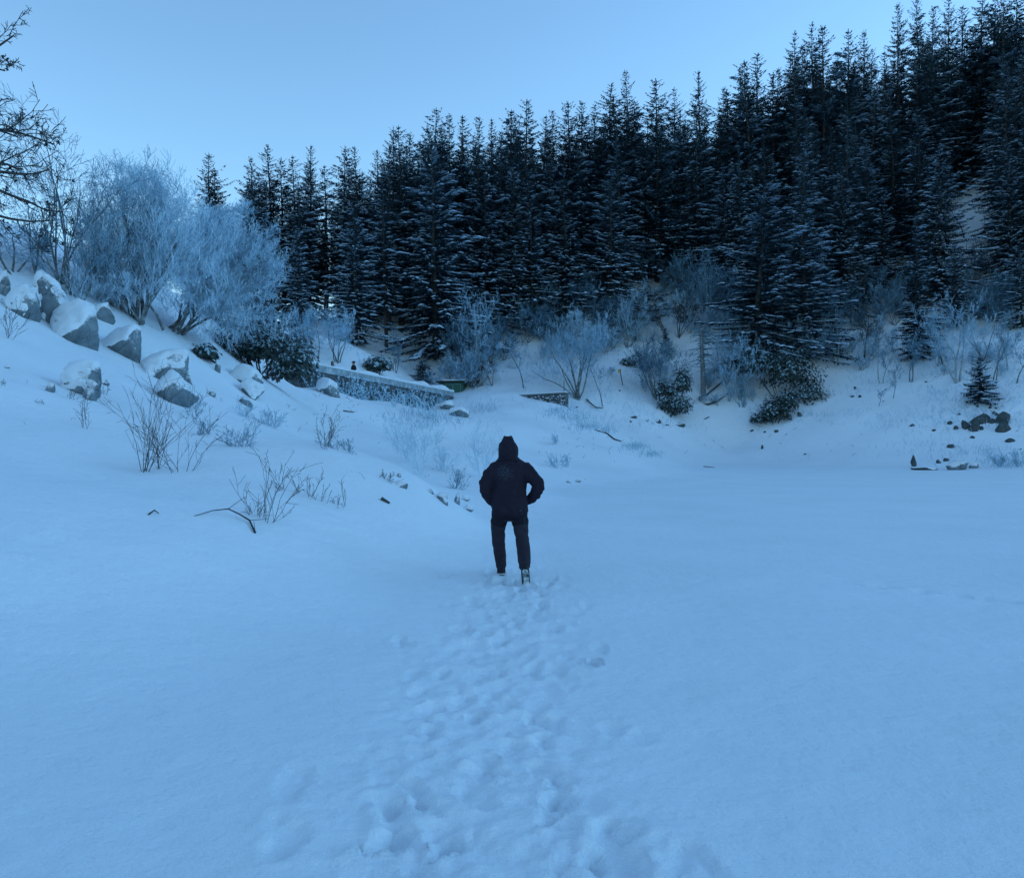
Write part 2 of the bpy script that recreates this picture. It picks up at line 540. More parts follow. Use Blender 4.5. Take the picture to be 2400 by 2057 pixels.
nx, ny = len(gx), len(gy)
idx = np.arange(nx * ny).reshape(ny, nx)
FQ = np.stack([idx[:-1, :-1].ravel(), idx[:-1, 1:].ravel(), idx[1:, 1:].ravel(), idx[1:, :-1].ravel()], 1)
ground = link('snowy_ground', np_mesh('snowy_ground', np.stack([GX.ravel(), GY.ravel(), GZ.ravel()], 1), FQ, M['snow'], True))
ground['kind'] = 'structure'


def gz(x, y):
    return float(H(x, y)[0])


# ------------------------------------------------------------------ spruces
def build_spruce(seed, Ht, R, bare, snow, top_snow=0.0, dens=1.0, frost=False):
    r = random.Random(seed)
    tr, cr, sn = Segs(), Cards(), Pillows()
    r0 = Ht * .013 + .03
    lean = r.uniform(-.008, .008), r.uniform(-.008, .008)
    ax = lambda h: (lean[0] * h * h * .1 + .05 * sin(h * .7 + seed), lean[1] * h * h * .1 + .05 * cos(h * .6 + seed), h)
    n = 14
    tr.poly([ax(-.6 + (Ht + .6) * i / n) for i in range(n + 1)], r0, .012)
    lumps = [r.uniform(.72, 1.18) for _ in range(40)]
    us = min(1.0, Ht / 13)
    skew = r.uniform(0, 2 * pi)
    for i in range(int(bare * Ht / .5)):          # dead stubs on the bare stem
        h = r.uniform(.8, bare * Ht + .5); a = r.uniform(0, 2 * pi); L = r.uniform(.3, 1.1)
        b = ax(h)
        tr.add(b, (b[0] + cos(a) * L, b[1] + sin(a) * L, h - .1 * L), .016, .006)
    h = max(bare * Ht, .12)
    span = Ht - h
    while h < Ht - .1:
        t = 1 - (Ht - h) / span
        env = (1 - t) ** .72 * (.75 + .25 * min(1, t * 6 + .3))
        env = env * lumps[int(t * 39)]
        nb = max(3, int(round((6.2 - 2.5 * t) * (.75 + .25 * dens))))
        a0 = r.uniform(0, 2 * pi)
        for k in range(nb):
            if r.random() < .10: continue
            a = a0 + 2 * pi * k / nb + r.uniform(-.35, .35)
            L = (R * env + .12) * r.uniform(.48, 1.2) * (1 + .16 * cos(a - skew) + .14 * sin(h * 1.1 + a * 2 + seed))
            e = -.32 + .80 * t + r.uniform(-.16, .16)       # lower boughs hang, upper ones rise
            sag = .34 * (1 - t) * r.uniform(.7, 1.3)
            ca, sa = cos(a), sin(a)
            bx, by, bz = ax(h)
            def pt(s):
                return (bx + ca * L * s, by + sa * L * s, bz + L * (sin(e) * s - sag * s * s + (.16 + .12 * (1 - t)) * s ** 3))
            if L > .9 and r.random() < .5: tr.poly([pt(0), pt(.5), pt(.95)], .022, .008)
            m = max(4, int(L / (.15 * us ** .6) * dens))
            hasn = r.random() < snow * (1 - t * (1 - top_snow)) ** .8
            for j in range(m):
                s = .1 + .9 * (j + r.random() * .8) / m
                p = pt(min(s, 1.0))
                tx, ty = ca, sa
                l = (.16 + .5 * (1 - s) * min(1, L / 2) + .12 * r.random()) * (.7 + .3 * min(1, L / 1.5)) * us ** .5 * (1 - .45 * max(0, t - .6) / .4)
                for sd in (-1, 1):
                    an = a + sd * r.uniform(.45, 1.0)
                    dz = r.uniform(-.58, .02)
                    q = (p[0] + cos(an) * l, p[1] + sin(an) * l, p[2] + dz * l)
                    cr.add(p, q, r.uniform(.045, .095) * (1 - .4 * t), -sin(an), cos(an), r.uniform(-.7, .7))
                if r.random() < .55:                      # hanging twigs
                    l2 = r.uniform(.15, .38) * (.6 + .4 * (1 - t))
                    an = r.uniform(0, 2 * pi)
                    q = (p[0] + cos(an) * l2 * .35, p[1] + sin(an) * l2 * .35, p[2] - l2)
                    cr.add(p, q, r.uniform(.03, .06), -sin(an), cos(an), 0)
                if hasn and s > .25 and r.random() < .40:
                    sz = r.uniform(.6, 1.5) * min(1.0, .45 + L * .3)
                    sd = r.uniform(-.5, .5)
                    c = (p[0] - sa * sd * l, p[1] + ca * sd * l, p[2] + .035 - abs(sd) * .1 * l)
                    an = a + sd * .9
                    sn.add(c, (cos(an), sin(an), -.28 * (1 - t) - .05), .36 * sz, .125 * sz, .08 * sz)
            p = pt(1.0)
            cr.add(pt(.88), (p[0] + ca * .15, p[1] + sa * .15, p[2] + .03), .05, -sa, ca, 0)
        h += (.30 + .16 * (1 - t)) * r.uniform(.75, 1.25) / dens ** .5 * us ** .8
    b = ax(Ht)
    cr.add((b[0], b[1], Ht - .5), (b[0], b[1], Ht + .25), .05, 1, 0, 0)
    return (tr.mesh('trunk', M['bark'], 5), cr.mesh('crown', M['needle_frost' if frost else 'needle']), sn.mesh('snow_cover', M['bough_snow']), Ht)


SP = {
    'dark': [build_spruce(100 + i, 20, 3.5 + .3 * (i % 3), .06, .48, .3, 1.3) for i in range(4)],
    'mid': [build_spruce(200 + i, 20, 3.9 + .25 * i, .06, .85, .35, 1.3) for i in range(3)],
    'snowy': [build_spruce(300 + i, 18, 4.1 + .3 * i, .05, 1.0, .45, 1.3) for i in range(3)],
    'pole': [build_spruce(400 + i, 20, 3.4, .25, .7, .2, 1.2) for i in range(3)],
    'small': [build_spruce(500 + i, 5, 1.35, .02, .95, .7, 1.2) for i in range(2)],
    'narrow': [build_spruce(600, 16, 2.1, .03, .7, .3, 1.7)],
}


def place_tree(proto, x, y, top_z=None, wscale=1.0, name='spruce_tree', label='', group=None, cat='spruce', height=None, rz=None):
    tr, cr, sn, Ht = proto
    z = gz(x, y)
    h = height if height else max(.8, top_z - z)
    k = h / Ht
    root = empty(name, (x, y, z - .1), label, cat, group, RNG.uniform(0, 2 * pi) if rz is None else rz)
    w = wscale * (k if k < 1 else k ** .6)
    root.scale = (w, w, k)
    root.rotation_euler[0] = RNG.gauss(0, .018); root.rotation_euler[1] = RNG.gauss(0, .018)
    link('trunk', tr, root)
    link('crown', cr, root)
    link('snow_cover', sn, root)['kind'] = 'stuff'
    return root


# skyline, read off the photograph as pixel of the tip
SKY = [(492, 366), (515, 398), (598, 368), (638, 338), (667, 372), (692, 372), (727, 340), (765, 388), (806, 340), (842, 346), (880, 352), (919, 298), (942, 303), (962, 310),
       (1003, 250), (1051, 266), (1078, 272), (1113, 273), (1145, 278), (1170, 300), (1193, 254), (1236, 231), (1266, 272), (1303, 258), (1338, 240), (1369, 236), (1393, 233), (1424, 199),
       (1452, 218), (1493, 166), (1541, 180), (1580, 206), (1645, 165), (1692, 206), (1708, 206), (1728, 160), (1761, 142), (1777, 130), (1800, 175), (1818, 160), (1845, 130), (1862, 80), (1878, 105),
       (1910, 52), (1932, 58), (1979, 74), (2022, 70), (2062, 120), (2109, 6), (2157, -8), (2186, 14), (2215, -4), (2255, 18), (2290, -20), (2325, -14), (2345, -20), (2385, -40), (2420, -55)]
SKX = np.array([s[0] for s in SKY]); SKYY = np.array([s[1] for s in SKY])


def skyline(px):
    return float(np.interp(px, SKX, SKYY))


ANCH = [(500, 'the frosted willows'), (690, 'the leafy evergreen bush'), (830, 'the two walkers'), (1005, 'the green shed'), (1200, 'the hooded man'),
        (1400, 'the yellow sign'), (1600, 'the dead snag'), (1790, 'the twin snowy spruces'), (1985, 'the thin saplings'), (2150, 'the narrow shore spruce'), (2330, 'the rock pile')]
ORD = ['first', 'second', 'third', 'fourth', 'fifth', 'sixth', 'seventh', 'eighth', 'ninth']
by = {}
for s in SKY:
    k = min(ANCH, key=lambda a: abs(a[0] - s[0]))
    by.setdefault(k, []).append(s)
srng = random.Random(21)
for (apx, phrase), lst in by.items():
    for i, (px, py) in enumerate(lst):
        Y = 84 + max(0, px - 900) / 1500 * 34 + srng.uniform(-3, 5)
        if px < 560: Y = 80
        x = (px - CX) / F * Y
        tz = EYE - (py - HY) / F * Y
        proto = srng.choice(SP['dark'] + SP['dark'] + SP['mid'][:1])
        if 600 < px < 980: proto = srng.choice(SP['pole'][:2] + SP['dark'][:2])
        g = gz(x, Y)
        if tz - g > 30 or tz - g < 9:
            for dy in np.arange(-25, 40, 2.5):
                Yt = Y + dy; gt = gz((px - CX) / F * Yt, Yt); tt = EYE - (py - HY) / F * Yt
                if 15 < tt - gt < 27:
                    Y = Yt; x = (px - CX) / F * Y; tz = tt; break
        hgt = ['slim', 'ragged', 'dark', 'pointed'][i % 4]
        if len(lst) == 1: where = 'the only one above ' + phrase
        else: where = f'{ORD[i]} tip from left above {phrase}'
        place_tree(proto, x, Y, tz, srng.uniform(.9, 1.4), label=f'{hgt} skyline spruce, {where}', group='spruces along the skyline')

# the nearer spruces that stand out one by one: pixel of foot, pixel of tip, kind, width factor
FRONT = [
    (835, 810, 470, 'snowy', .80, 'snow-laden spruce in front of the trunks above the dam wall'),
    (700, 800, 520, 'mid', .80, 'dark spruce with snowy lower boughs right of the frosted willow'),
    (620, 800, 480, 'mid', .80, 'dark spruce half hidden behind the right side of the frosted willow'),
    (905, 815, 420, 'pole', .8, 'tall spruce with a bare pale trunk above the two walkers'),
    (1022, 842, 340, 'snowy', .95, 'big snowy spruce carrying two white trail plates on its trunk'),
    (1000, 775, 300, 'mid', .9, 'dark tall spruce just behind the spruce with the trail plates'),
    (1135, 790, 380, 'snowy', .9, 'snowy spruce rising behind the pale two-stemmed birch'),
    (1250, 770, 390, 'mid', .9, 'snow-streaked spruce behind the rounded frosted tree in the middle'),
    (1330, 760, 395, 'snowy', .85, 'snowy spruce above the low stone wall, boughs to the frosted trees'),
    (1425, 745, 400, 'snowy', .9, 'wide-boughed snowy spruce straight above the yellow sign'),
    (1500, 650, 330, 'pole', .9, 'spruce with a long bare grey trunk above the leaning pine'),
    (1590, 650, 300, 'pole', .9, 'spruce with a bare lower trunk by the open snowy gap'),
    (1700, 700, 380, 'snowy', .9, 'snowy spruce left of the twin spruces'),
    (1772, 868, 425, 'snowy', 1.08, 'left one of the two big snowy spruces on the shore'),
    (1888, 850, 455, 'snowy', 1.0, 'right one of the two big snowy spruces on the shore'),
    (1990, 730, 400, 'mid', 1.0, 'dark spruce over the thin grey saplings'),
    (2070, 700, 440, 'mid', .95, 'dark broad spruce left of the narrow shore spruce'),
    (2145, 842, 500, 'narrow', 1.1, 'narrow dark spruce with ladder-like snowy boughs on the shore slope'),
    (2205, 720, 330, 'snowy', .8, 'snow-streaked spruce at the left edge of the hillside clearing'),
    (2240, 770, 560, 'mid', .9, 'short dark spruce below the hillside clearing'),
    (2375, 700, 330, 'mid', .95, 'dark spruce at the right edge of the hillside clearing'),
    (2395, 770, 560, 'snowy', .9, 'snowy spruce at the right border below the clearing'),
]
frng = random.Random(8)
for px, bpy_, tpy, kind, ws, lab in FRONT:
    x, Y, z = hit(px, bpy_)
    tz = EYE - (tpy - HY) / F * Y
    place_tree(frng.choice(SP[kind]), x, Y, tz, ws * (1.3 if kind == 'snowy' else 1.12), label=lab)

# the forest behind them
bpx = [480, 600, 900, 1000, 1100, 1250, 1400, 1550, 1650, 1750, 1900, 2000, 2100, 2200, 2400, 2600]
bpy2 = [840, 810, 775, 790, 800, 790, 745, 665, 690, 740, 760, 740, 700, 650, 720, 720]
nfill = 0


def side_of(px):
    a = min(ANCH, key=lambda q: abs(q[0] - px))
    dx = px - a[0]
    return ('well left of' if dx < -65 else 'just left of' if dx < -18 else 'straight above' if dx < 18 else 'just right of' if dx < 65 else 'well right of') + ' ' + a[1]


def forest_label(px, py, kind):
    a = min(ANCH, key=lambda q: abs(q[0] - px))
    dx = px - a[0]
    side = 'up left of' if dx < -65 else 'just left of' if dx < -18 else 'straight above' if dx < 18 else 'just right of' if dx < 65 else 'up right of'
    up = float(np.interp(px, bpx, bpy2)) - py
    tier = 'front-row' if up < 45 else 'second-row' if up < 95 else 'mid-slope' if up < 150 else 'upper-slope' if up < 210 else 'topmost'
    look = {'dark': 'dark', 'mid': 'snow-flecked', 'pole': 'bare-stemmed'}[kind]
    return f'{look} {tier} spruce inside the forest, {side} {a[1]}'


Y = 79.0
while Y < 128:
    x = -44.0
    while x < 92:
        xx = x + frng.uniform(-1.6, 1.6); yy = Y + frng.uniform(-1.8, 1.8)
        px = CX + F * xx / yy
        z = gz(xx, yy)
        py = HY - F * (z - EYE) / yy
        x += 3.95
        if px < 560 or px > 2520: continue
        if py > np.interp(px, bpx, bpy2): continue
        if 2195 < px < 2350 and py > 470: continue
        if 735 < px < 800 and py > 690: continue
        lim = EYE - (skyline(px) + frng.uniform(24, 105) - HY) / F * yy
        tz = min(z + frng.uniform(15, 22), lim)
        if tz - z < 6: continue
        kind = ('pole' if yy < 86 else 'mid') if px < 1000 else ('mid' if frng.random() < .45 else 'dark')
        place_tree(frng.choice(SP[kind]), xx, yy, tz, frng.uniform(.9, 1.15), label=forest_label(px, py, kind), group='spruces inside the forest')
        nfill += 1
    Y += 4.3

# small snowy firs
for px, b, t, w, lab in [(990, 897, 848, 1.9, 'little dark fir standing beside the green shed'), (2295, 945, 838, 1.3, 'small bushy snow-laden spruce above the rock pile on the right shore'),
                         (107, 590, 520, .8, 'little dark spruce tip behind the thin birch on the left bank'), (1560, 830, 770, 1.0, 'young frosted spruce under the leaning pine'),
                         (1960, 830, 775, 1.2, 'young snowy spruce leaning beside the paired birch stems')]:
    x, Y, z = hit(px, b)
    place_tree(frng.choice(SP['small']), x, Y, z + (b - t) / F * Y, w * 1.25, label=lab, name='young_spruce')

# ------------------------------------------------------------------ bare trees, frosted trees and shrubs
def norm(a):
    l = sqrt(a[0] * a[0] + a[1] * a[1] + a[2] * a[2]) or 1e-9
    return (a[0] / l, a[1] / l, a[2] / l)


def grow(r, p, d, L, rad, lvl, prm, wood, twig):
    n = prm['seg'][lvl]
    st = L / n
    wob = prm['wob']; trop = prm['trop'][lvl]
    last = len(prm['kids']) - 1
    env = prm.get('env')
    for i in range(n):
        d = norm((d[0] + r.gauss(0, wob), d[1] + r.gauss(0, wob), d[2] + r.gauss(0, wob) + trop))
        q = (p[0] + d[0] * st, p[1] + d[1] * st, p[2] + d[2] * st)
        if env and ((q[0] - env[0]) / env[3]) ** 2 + ((q[1] - env[1]) / env[4]) ** 2 + ((q[2] - env[2]) / env[5]) ** 2 > (1.0 + .16 * sin(q[0] * 3.1 + q[1] * 2) * cos(q[2] * 2.7)) * r.uniform(.86, 1.14) and q[2] > 1.2: return
        tp = prm.get('taper', .75)
        ra = rad * (1 - tp * i / n); rb = rad * (1 - tp * (i + 1) / n)
        (wood if lvl < prm['woodlvl'] and ra > prm.get('thin', 0) else twig).add(p, q, max(ra, prm['rmin']), max(rb, prm['rmin']))
        if lvl < last and (i >= prm['first'][lvl]):
            k = prm['kids'][lvl]
            k = int(k) + (1 if r.random() < k - int(k) else 0)
            for _ in range(k):
                th = r.uniform(*prm['ang'][lvl])
                ph = r.uniform(0, 2 * pi)
                ref = (1, 0, 0) if abs(d[2]) > .9 else (0, 0, 1)
                u = norm((d[1] * ref[2] - d[2] * ref[1], d[2] * ref[0] - d[0] * ref[2], d[0] * ref[1] - d[1] * ref[0]))
                w = (d[1] * u[2] - d[2] * u[1], d[2] * u[0] - d[0] * u[2], d[0] * u[1] - d[1] * u[0])
                cp, sp_ = cos(ph), sin(ph)
                ct, s_t = cos(th), sin(th)
                nd = (d[0] * ct + (u[0] * cp + w[0] * sp_) * s_t, d[1] * ct + (u[1] * cp + w[1] * sp_) * s_t, d[2] * ct + (u[2] * cp + w[2] * sp_) * s_t)
                f = r.random()
                pp = (p[0] + (q[0] - p[0]) * f, p[1] + (q[1] - p[1]) * f, p[2] + (q[2] - p[2]) * f)
                grow(r, pp, nd, L * prm['len'][lvl] * r.uniform(.6, 1.15) * (1 - .35 * i / n), max(rb * .6, prm['rmin']), lvl + 1, prm, wood, twig)
        p = q


def prm(**k):
    base = dict(seg=[7, 5, 4, 3], wob=.12, trop=[.03, .03, .02, 0], kids=[1.6, 1.6, 1.8, 0], first=[2, 1, 1, 0], ang=[(.4, .9), (.4, .9), (.4, 1.0), (0, 0)],
                len=[.55, .55, .5, .5], woodlvl=1, rmin=.006)
    base.update(k)
    return base


def bare_tree(name, x, y, z, Ht, stems, spread, seed, label, cat, P_, bark, twigm, group=None, r0=None, lean=(0, 0), hub=.1, parts=('trunk', 'crown'), fine=3):
    r = random.Random(seed)
    wood, twig = Segs(), Segs()
    for k in range(stems):
        a = r.uniform(0, 2 * pi) if stems > 1 else 0
        tl = spread * (r.random() ** .6 if stems > 1 else .15)
        d = norm((cos(a) * sin(tl) + lean[0], sin(a) * sin(tl) + lean[1], cos(tl)))
        p = (r.gauss(0, hub), r.gauss(0, hub), -.15)
        grow(r, p, d, Ht * r.uniform(.72, 1.02), r0 or Ht * .010, 0, P_, wood, twig)
    root = empty(name, (x, y, z), label, cat, group)
    link(parts[0], wood.mesh(parts[0], bark, 5), root)
    tw = link(parts[1], twig.mesh(parts[1], twigm, fine), root)
    if parts[1] == 'twigs': tw['kind'] = 'stuff'
    return root


P_FROST = prm(seg=[6, 5, 4, 3], kids=[1.7, 1.7, 1.8, 0], wob=.13, rmin=.007, woodlvl=1)
P_SAPL = prm(seg=[6, 4, 3], kids=[1.6, 1.6, 0], first=[1, 1, 0], ang=[(.4, .8), (.4, .9), (0, 0)], len=[.45, .5, .5], trop=[.03, .04, 0], rmin=.005)
P_FAR = prm(seg=[6, 4, 4, 3], kids=[2.6, 2.4, 1.9, 0], first=[2, 1, 0, 0], wob=.15, rmin=.014, woodlvl=1)
P_FARS = prm(seg=[6, 4, 3, 2], kids=[2.3, 2.4, 1.8, 0], first=[2, 1, 0, 0], ang=[(.5, 1.0), (.4, 1.0), (.4, 1.1), (0, 0)], len=[.44, .55, .5, .5], trop=[.02, .03, .02, 0], rmin=.012)

# the big frosted willows on the left bank, clipped by wind and snow to round domes
P_WIL = prm(thin=.042, taper=.9, seg=[8, 6, 5, 4], kids=[3.9, 3.6, 2.9, 0], first=[1, 1, 0, 0], wob=.15, trop=[.0, .015, .01, .0], ang=[(.35, 1.0), (.4, 1.1), (.4, 1.2), (0, 0)], len=[.44, .50, .5, .5], rmin=.0062)
x, Y, z = hit(322, 752)
u = Y / F
PA = dict(P_WIL, env=(48 * u, 0, 192 * u, 196 * u, 2.2, 228 * u))
bare_tree('frosted_willow', x, Y, z, 6.9, 9, .66, 4, 'big frosted willow of many stems on the left bank, the tallest one', 'willow', PA, M['bark_frost'], M['twig_snow'], r0=.07, hub=.25, fine=2)
x2, Y2, z2 = hit(405, 775)
PB = dict(P_WIL, trop=[.0, .0, .0, .0], kids=[3.4, 3.3, 2.8, 0], env=(138 * u, .3, 188 * u, 176 * u, 1.9, 158 * u))
bare_tree('frosted_willow', x2, Y2 + .2, z2, 5.6, 10, .55, 14, 'rounded rime-white willow spreading right towards the spruces', 'willow', PB, M['bark_frost'], M['twig_snow'], r0=.05, hub=.25, lean=(.62, .1), fine=2)
x3, Y3, z3 = hit(262, 745)
PC = dict(P_WIL, env=(-25 * u, 0, 190 * u, 135 * u, 1.7, 185 * u))
bare_tree('frosted_willow', x3, Y3 + 1.6, gz(x3, Y3 + 1.6), 5.6, 5, .6, 24, 'frosted willow at the back left of the tallest one, half behind the thin birch', 'willow', PC, M['bark_frost'], M['twig_snow'], r0=.05, hub=.3, fine=2)

# thin birch clump at the far left, its low fan of stems, and the curved sapling
for i, (px, b, Ht, st, sp_, lab) in enumerate([(150, 672, 4.6, 6, .28, 'thin bare birch clump left of the frosted willow'), (178, 700, 2.6, 6, .75, 'low fan of bare stems beside the tall snowy boulder'),
                                               (88, 645, 2.6, 2, .5, 'curved bare sapling behind the tall snowy boulder'), (25, 640, 2.3, 3, .7, 'bare crooked sapling at the left border')]):
    x, Y, z = hit(px, b)
    bare_tree('bare_birch', x, Y, z, Ht, st, sp_, 31 + i, lab, 'birch', prm(seg=[8, 5, 4, 3], kids=[1.3, 1.5, 1.2, 0], first=[2, 1, 1, 0], rmin=.005, wob=.11), M['bark_frost'], M['twig_half'], r0=.035)

# the dark spreading tree whose limbs reach in at the top left
r = random.Random(77)
wood, twig = Segs(), Segs()
bx, bY = -15.5, 20.5
bz = gz(bx, bY)
trunk_top = 14.5 - bz
wood.poly([(0, 0, -.4), (.1, .05, 3), (-.05, .1, 6), (.1, 0, trunk_top)], .30, .12)
P_OAK = prm(seg=[9, 6, 5, 3], kids=[1.1, 1.2, 1.2, 0], first=[3, 1, 1, 0], wob=.16, trop=[.0, .02, .02, .02], ang=[(.5, 1.1), (.5, 1.1), (.5, 1.1), (0, 0)], len=[.42, .48, .5, .5], rmin=.008, woodlvl=2)
for k in range(14):
    if k < 9:
        h = 8.3 - bz + k * .40; a = r.uniform(-.5, .35); L = r.uniform(3.7, 4.5) * (1 - .035 * k)
    else:
        h = r.uniform(1.5, trunk_top - .2); a = r.uniform(1.9, 4.4); L = 3.4
    grow(r, (0, 0, h), norm((cos(a), sin(a), r.uniform(-.12, .22))), L, .075, 0, P_OAK, wood, twig)
root = empty('bare_oak', (bx, bY, bz), 'dark bare spreading tree whose limbs reach in at the top left', 'tree')
link('trunk', wood.mesh('trunk', M['bark'], 5), root)
link('crown', twig.mesh('crown', M['twig_dark'], 3), root)
tuft = Cards()
for s in r.sample(twig.s, 110):
    for _ in range(9):
        a = r.uniform(0, 2 * pi); e = r.uniform(-1, 1); l = r.uniform(.05, .11)
        tuft.add((s[0], s[1], s[2]), (s[0] + cos(a) * cos(e) * l, s[1] + sin(a) * cos(e) * l, s[2] + sin(e) * l), .03, -sin(a), cos(a), .3)
tf = link('lichen_tufts', tuft.mesh('lichen_tufts', M['leaf']), root)
tf['kind'] = 'stuff'

# shrubs of the left bank: pixel of foot, height px, stems, fan, kind
SHR = [
    (18, 792, 100, 6, .8, 'd', 'bare twiggy shrub at the left border below the boulders'),
    (200, 1005, 95, 3, .6, 'd', 'sparse bare sapling below the split snowy boulder'),
    (165, 935, 42, 5, .7, 'd', 'small dark budded sprig left of the split snowy boulder'),
    (97, 952, 40, 2, .5, 'd', 'thin lone twig beside the little pointed rock'),
    (243, 925, 50, 4, .6, 'd', 'small bare shrub right of the split snowy boulder'),
    (10, 905, 45, 2, .4, 'd', 'thin twig at the left border on the open slope'),
    (335, 1105, 240, 9, .42, 'd', 'tall upright bare shrub, the biggest on the near slope'),
    (372, 1100, 150, 5, .6, 'd', 'short stems crowding the right of the tall upright shrub'),
    (428, 1108, 175, 6, .85, 'd', 'wide leaning bare shrub right of the tall upright shrub'),
    (455, 982, 85, 5, .55, 'h', 'frosted shrub under the tilted slab boulder'),
    (480, 1020, 65, 5, .6, 'h', 'pale frosted shrub behind the wide leaning shrub'),
    (556, 1046, 75, 4, .5, 'h', 'left one of two frosted shrubs on the middle slope'),
    (585, 1050, 85, 5, .55, 'h', 'right one of two frosted shrubs on the middle slope'),
    (570, 975, 45, 6, .8, 'h', 'small frosted shrub under the small pointed grey stone'),
    (640, 1002, 60, 9, .7, 'h', 'low dense frosted shrub on the upper slope'),
    (758, 1048, 95, 7, .6, 'd', 'bare upright shrub in the middle of the open slope'),
    (780, 1055, 55, 4, .7, 'h', 'low stems just right of the upright mid-slope shrub'),
    (815, 1058, 45, 5, .8, 'h', 'thin grassy sprig below the dam wall slope'),
    (621, 1222, 190, 6, .8, 'd', 'crooked bare bramble with one tall stem, nearest on the left'),
    (600, 1205, 80, 5, .9, 'd', 'dense low bramble at the foot of the crooked one'),
    (678, 1152, 110, 4, .9, 'd', 'branching bare shrub above the crooked bramble'),
    (722, 1165, 85, 4, .9, 'd', 'spreading bare shrub right of the crooked bramble'),
    (745, 1182, 70, 3, .6, 'd', 'thin bare sprig between the brambles'),
    (790, 1192, 55, 2, .4, 'd', 'forked bare twig right of the brambles'),
    (808, 1192, 75, 2, .3, 'd', 'slender curved twig, rightmost of the bramble group'),
    (985, 1112, 150, 10, .55, 'f', 'pale rime-covered shrub left of the hooded man'),
    (955, 1085, 110, 8, .6, 'f', 'rime-covered shrub behind the pale one left of the man'),
    (1128, 1120, 125, 8, .6, 'f', 'frosted shrub right behind the hooded man\'s left shoulder'),
    (905, 1132, 45, 6, .8, 'd', 'small bare shrub beside the arched stump'),
    (1070, 1145, 60, 6, .9, 'h', 'low frosted shrub above the small rocks left of the man'),
    (1040, 1105, 70, 8, .8, 'f', 'rime-covered low shrub between the two taller frosted ones'),
    (1308, 1098, 42, 6, .7, 'h', 'small bare shrub right of the man\'s shoulder'),
    (1330, 1096, 34, 4, .5, 'h', 'tiny bare shrub beside the small one right of the man'),
    (1302, 1042, 30, 7, .8, 'f', 'tiny rime-white tuft on the embankment right of the man'),
    (2345, 1095, 40, 7, .7, 'h', 'pale shore shrub right of the big shore boulder'),
    (2385, 1096, 45, 8, .7, 'h', 'pale shore shrub at the right border'),
    (2318, 1080, 30, 6, .7, 'f', 'faint rime-white tuft above the big shore boulder'),
]
for i, (px, b, hp, st, fan, kd, lab) in enumerate(SHR):
    x, Y, z = hit(px, b)
    Ht = hp / F * Y
    rm = max(.0022, .00019 * Y)
    pr = prm(seg=[6, 4, 3], kids=[.75 if kd == 'd' else 1.2, .6 if kd == 'd' else 1.2, 0], first=[1, 1, 0], ang=[(.3, .75), (.4, .9), (0, 0)], len=[.55, .5, .5], trop=[.05, .05, .02], rmin=rm, wob=.11, woodlvl=1)
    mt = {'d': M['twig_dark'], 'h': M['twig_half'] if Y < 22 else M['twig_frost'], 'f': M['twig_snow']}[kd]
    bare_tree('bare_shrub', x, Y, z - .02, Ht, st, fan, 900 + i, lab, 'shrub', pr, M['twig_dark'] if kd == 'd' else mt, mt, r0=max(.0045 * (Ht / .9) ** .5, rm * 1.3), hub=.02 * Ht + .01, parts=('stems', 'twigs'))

# curved fallen branch in the snow near the brambles and other lying wood
def lying(name, pts, r0, r1, label, cat='branch', side=0, seed=1):
    r = random.Random(seed)
    W = []
    for px, py, up in pts:
        x, Y, z = hit(px, py + up)
        W.append((x, Y, z + up / F * Y))
    o = W[0]
    s = Segs()
    L = [(a[0] - o[0], a[1] - o[1], a[2] - o[2] + .01) for a in W]
    s.poly(L, r0, r1)
    for _ in range(side):
        k = r.randrange(len(L) - 1); a = L[k]
        l = r.uniform(.15, .45)
        s.poly([a, (a[0] + r.uniform(-l, l), a[1] + .05, a[2] + r.uniform(.0, l) * .6)], r1, r1 * .6)
    ob = link(name, s.mesh(name, M['wood'], 5), None, o)
    return tag(ob, label, cat)


lying('fallen_branch', [(598, 1250, 0), (585, 1225, 3), (560, 1208, 10), (535, 1203, 14), (500, 1207, 8), (455, 1214, 0)], .012, .004, 'curved fallen branch arching out of the snow below the brambles', side=4)
lying('fallen_branch', [(349, 1208, 0), (362, 1205, 4), (372, 1212, 0)], .010, .005, 'small arched twig lying alone in the near snow')
lying('fallen_branch', [(895, 1175, 2), (912, 1182, 0)], .03, .02, 'short stick lying in the snow left of the small rocks')
lying('driftwood', [(1400, 1012, 0), (1424, 1018, 1), (1440, 1030, 3), (1456, 1036, 0)], .06, .04, 'driftwood lying along the grassy edge of the embankment', 'driftwood', 3)
lying('fallen_branch', [(1658, 955, 0), (1680, 942, 8), (1706, 930, 16)], .10, .05, 'snow-rimmed fallen limb right of the dead snag', side=3)
lying('fallen_branch', [(1655, 930, 4), (1690, 900, 14), (1705, 880, 20)], .09, .05, 'raised dead limb slanting up right of the dead snag', side=3)
lying('fallen_branch', [(1375, 940, 2), (1395, 955, 5), (1412, 957, 0)], .07, .04, 'crooked limb lying below the round frosted tree', side=2)
lying('fallen_log', [(2012, 645, 60), (2050, 690, 50), (2066, 718, 0)], .16, .12, 'dark dead log slanting down the slope among the far spruces', 'log')
lying('fallen_branch', [(1648, 990, 0), (1662, 980, 3)], .06, .03, 'short stick in the snow right of the holly bush')
lying('fallen_branch', [(1650, 1094, 0), (1674, 1096, 0)], .05, .03, 'thin stick lying flat on the frozen lake')
lying('fallen_branch', [(805, 965, 2), (830, 970, 0)], .03, .02, 'thin stick under the dam wall')

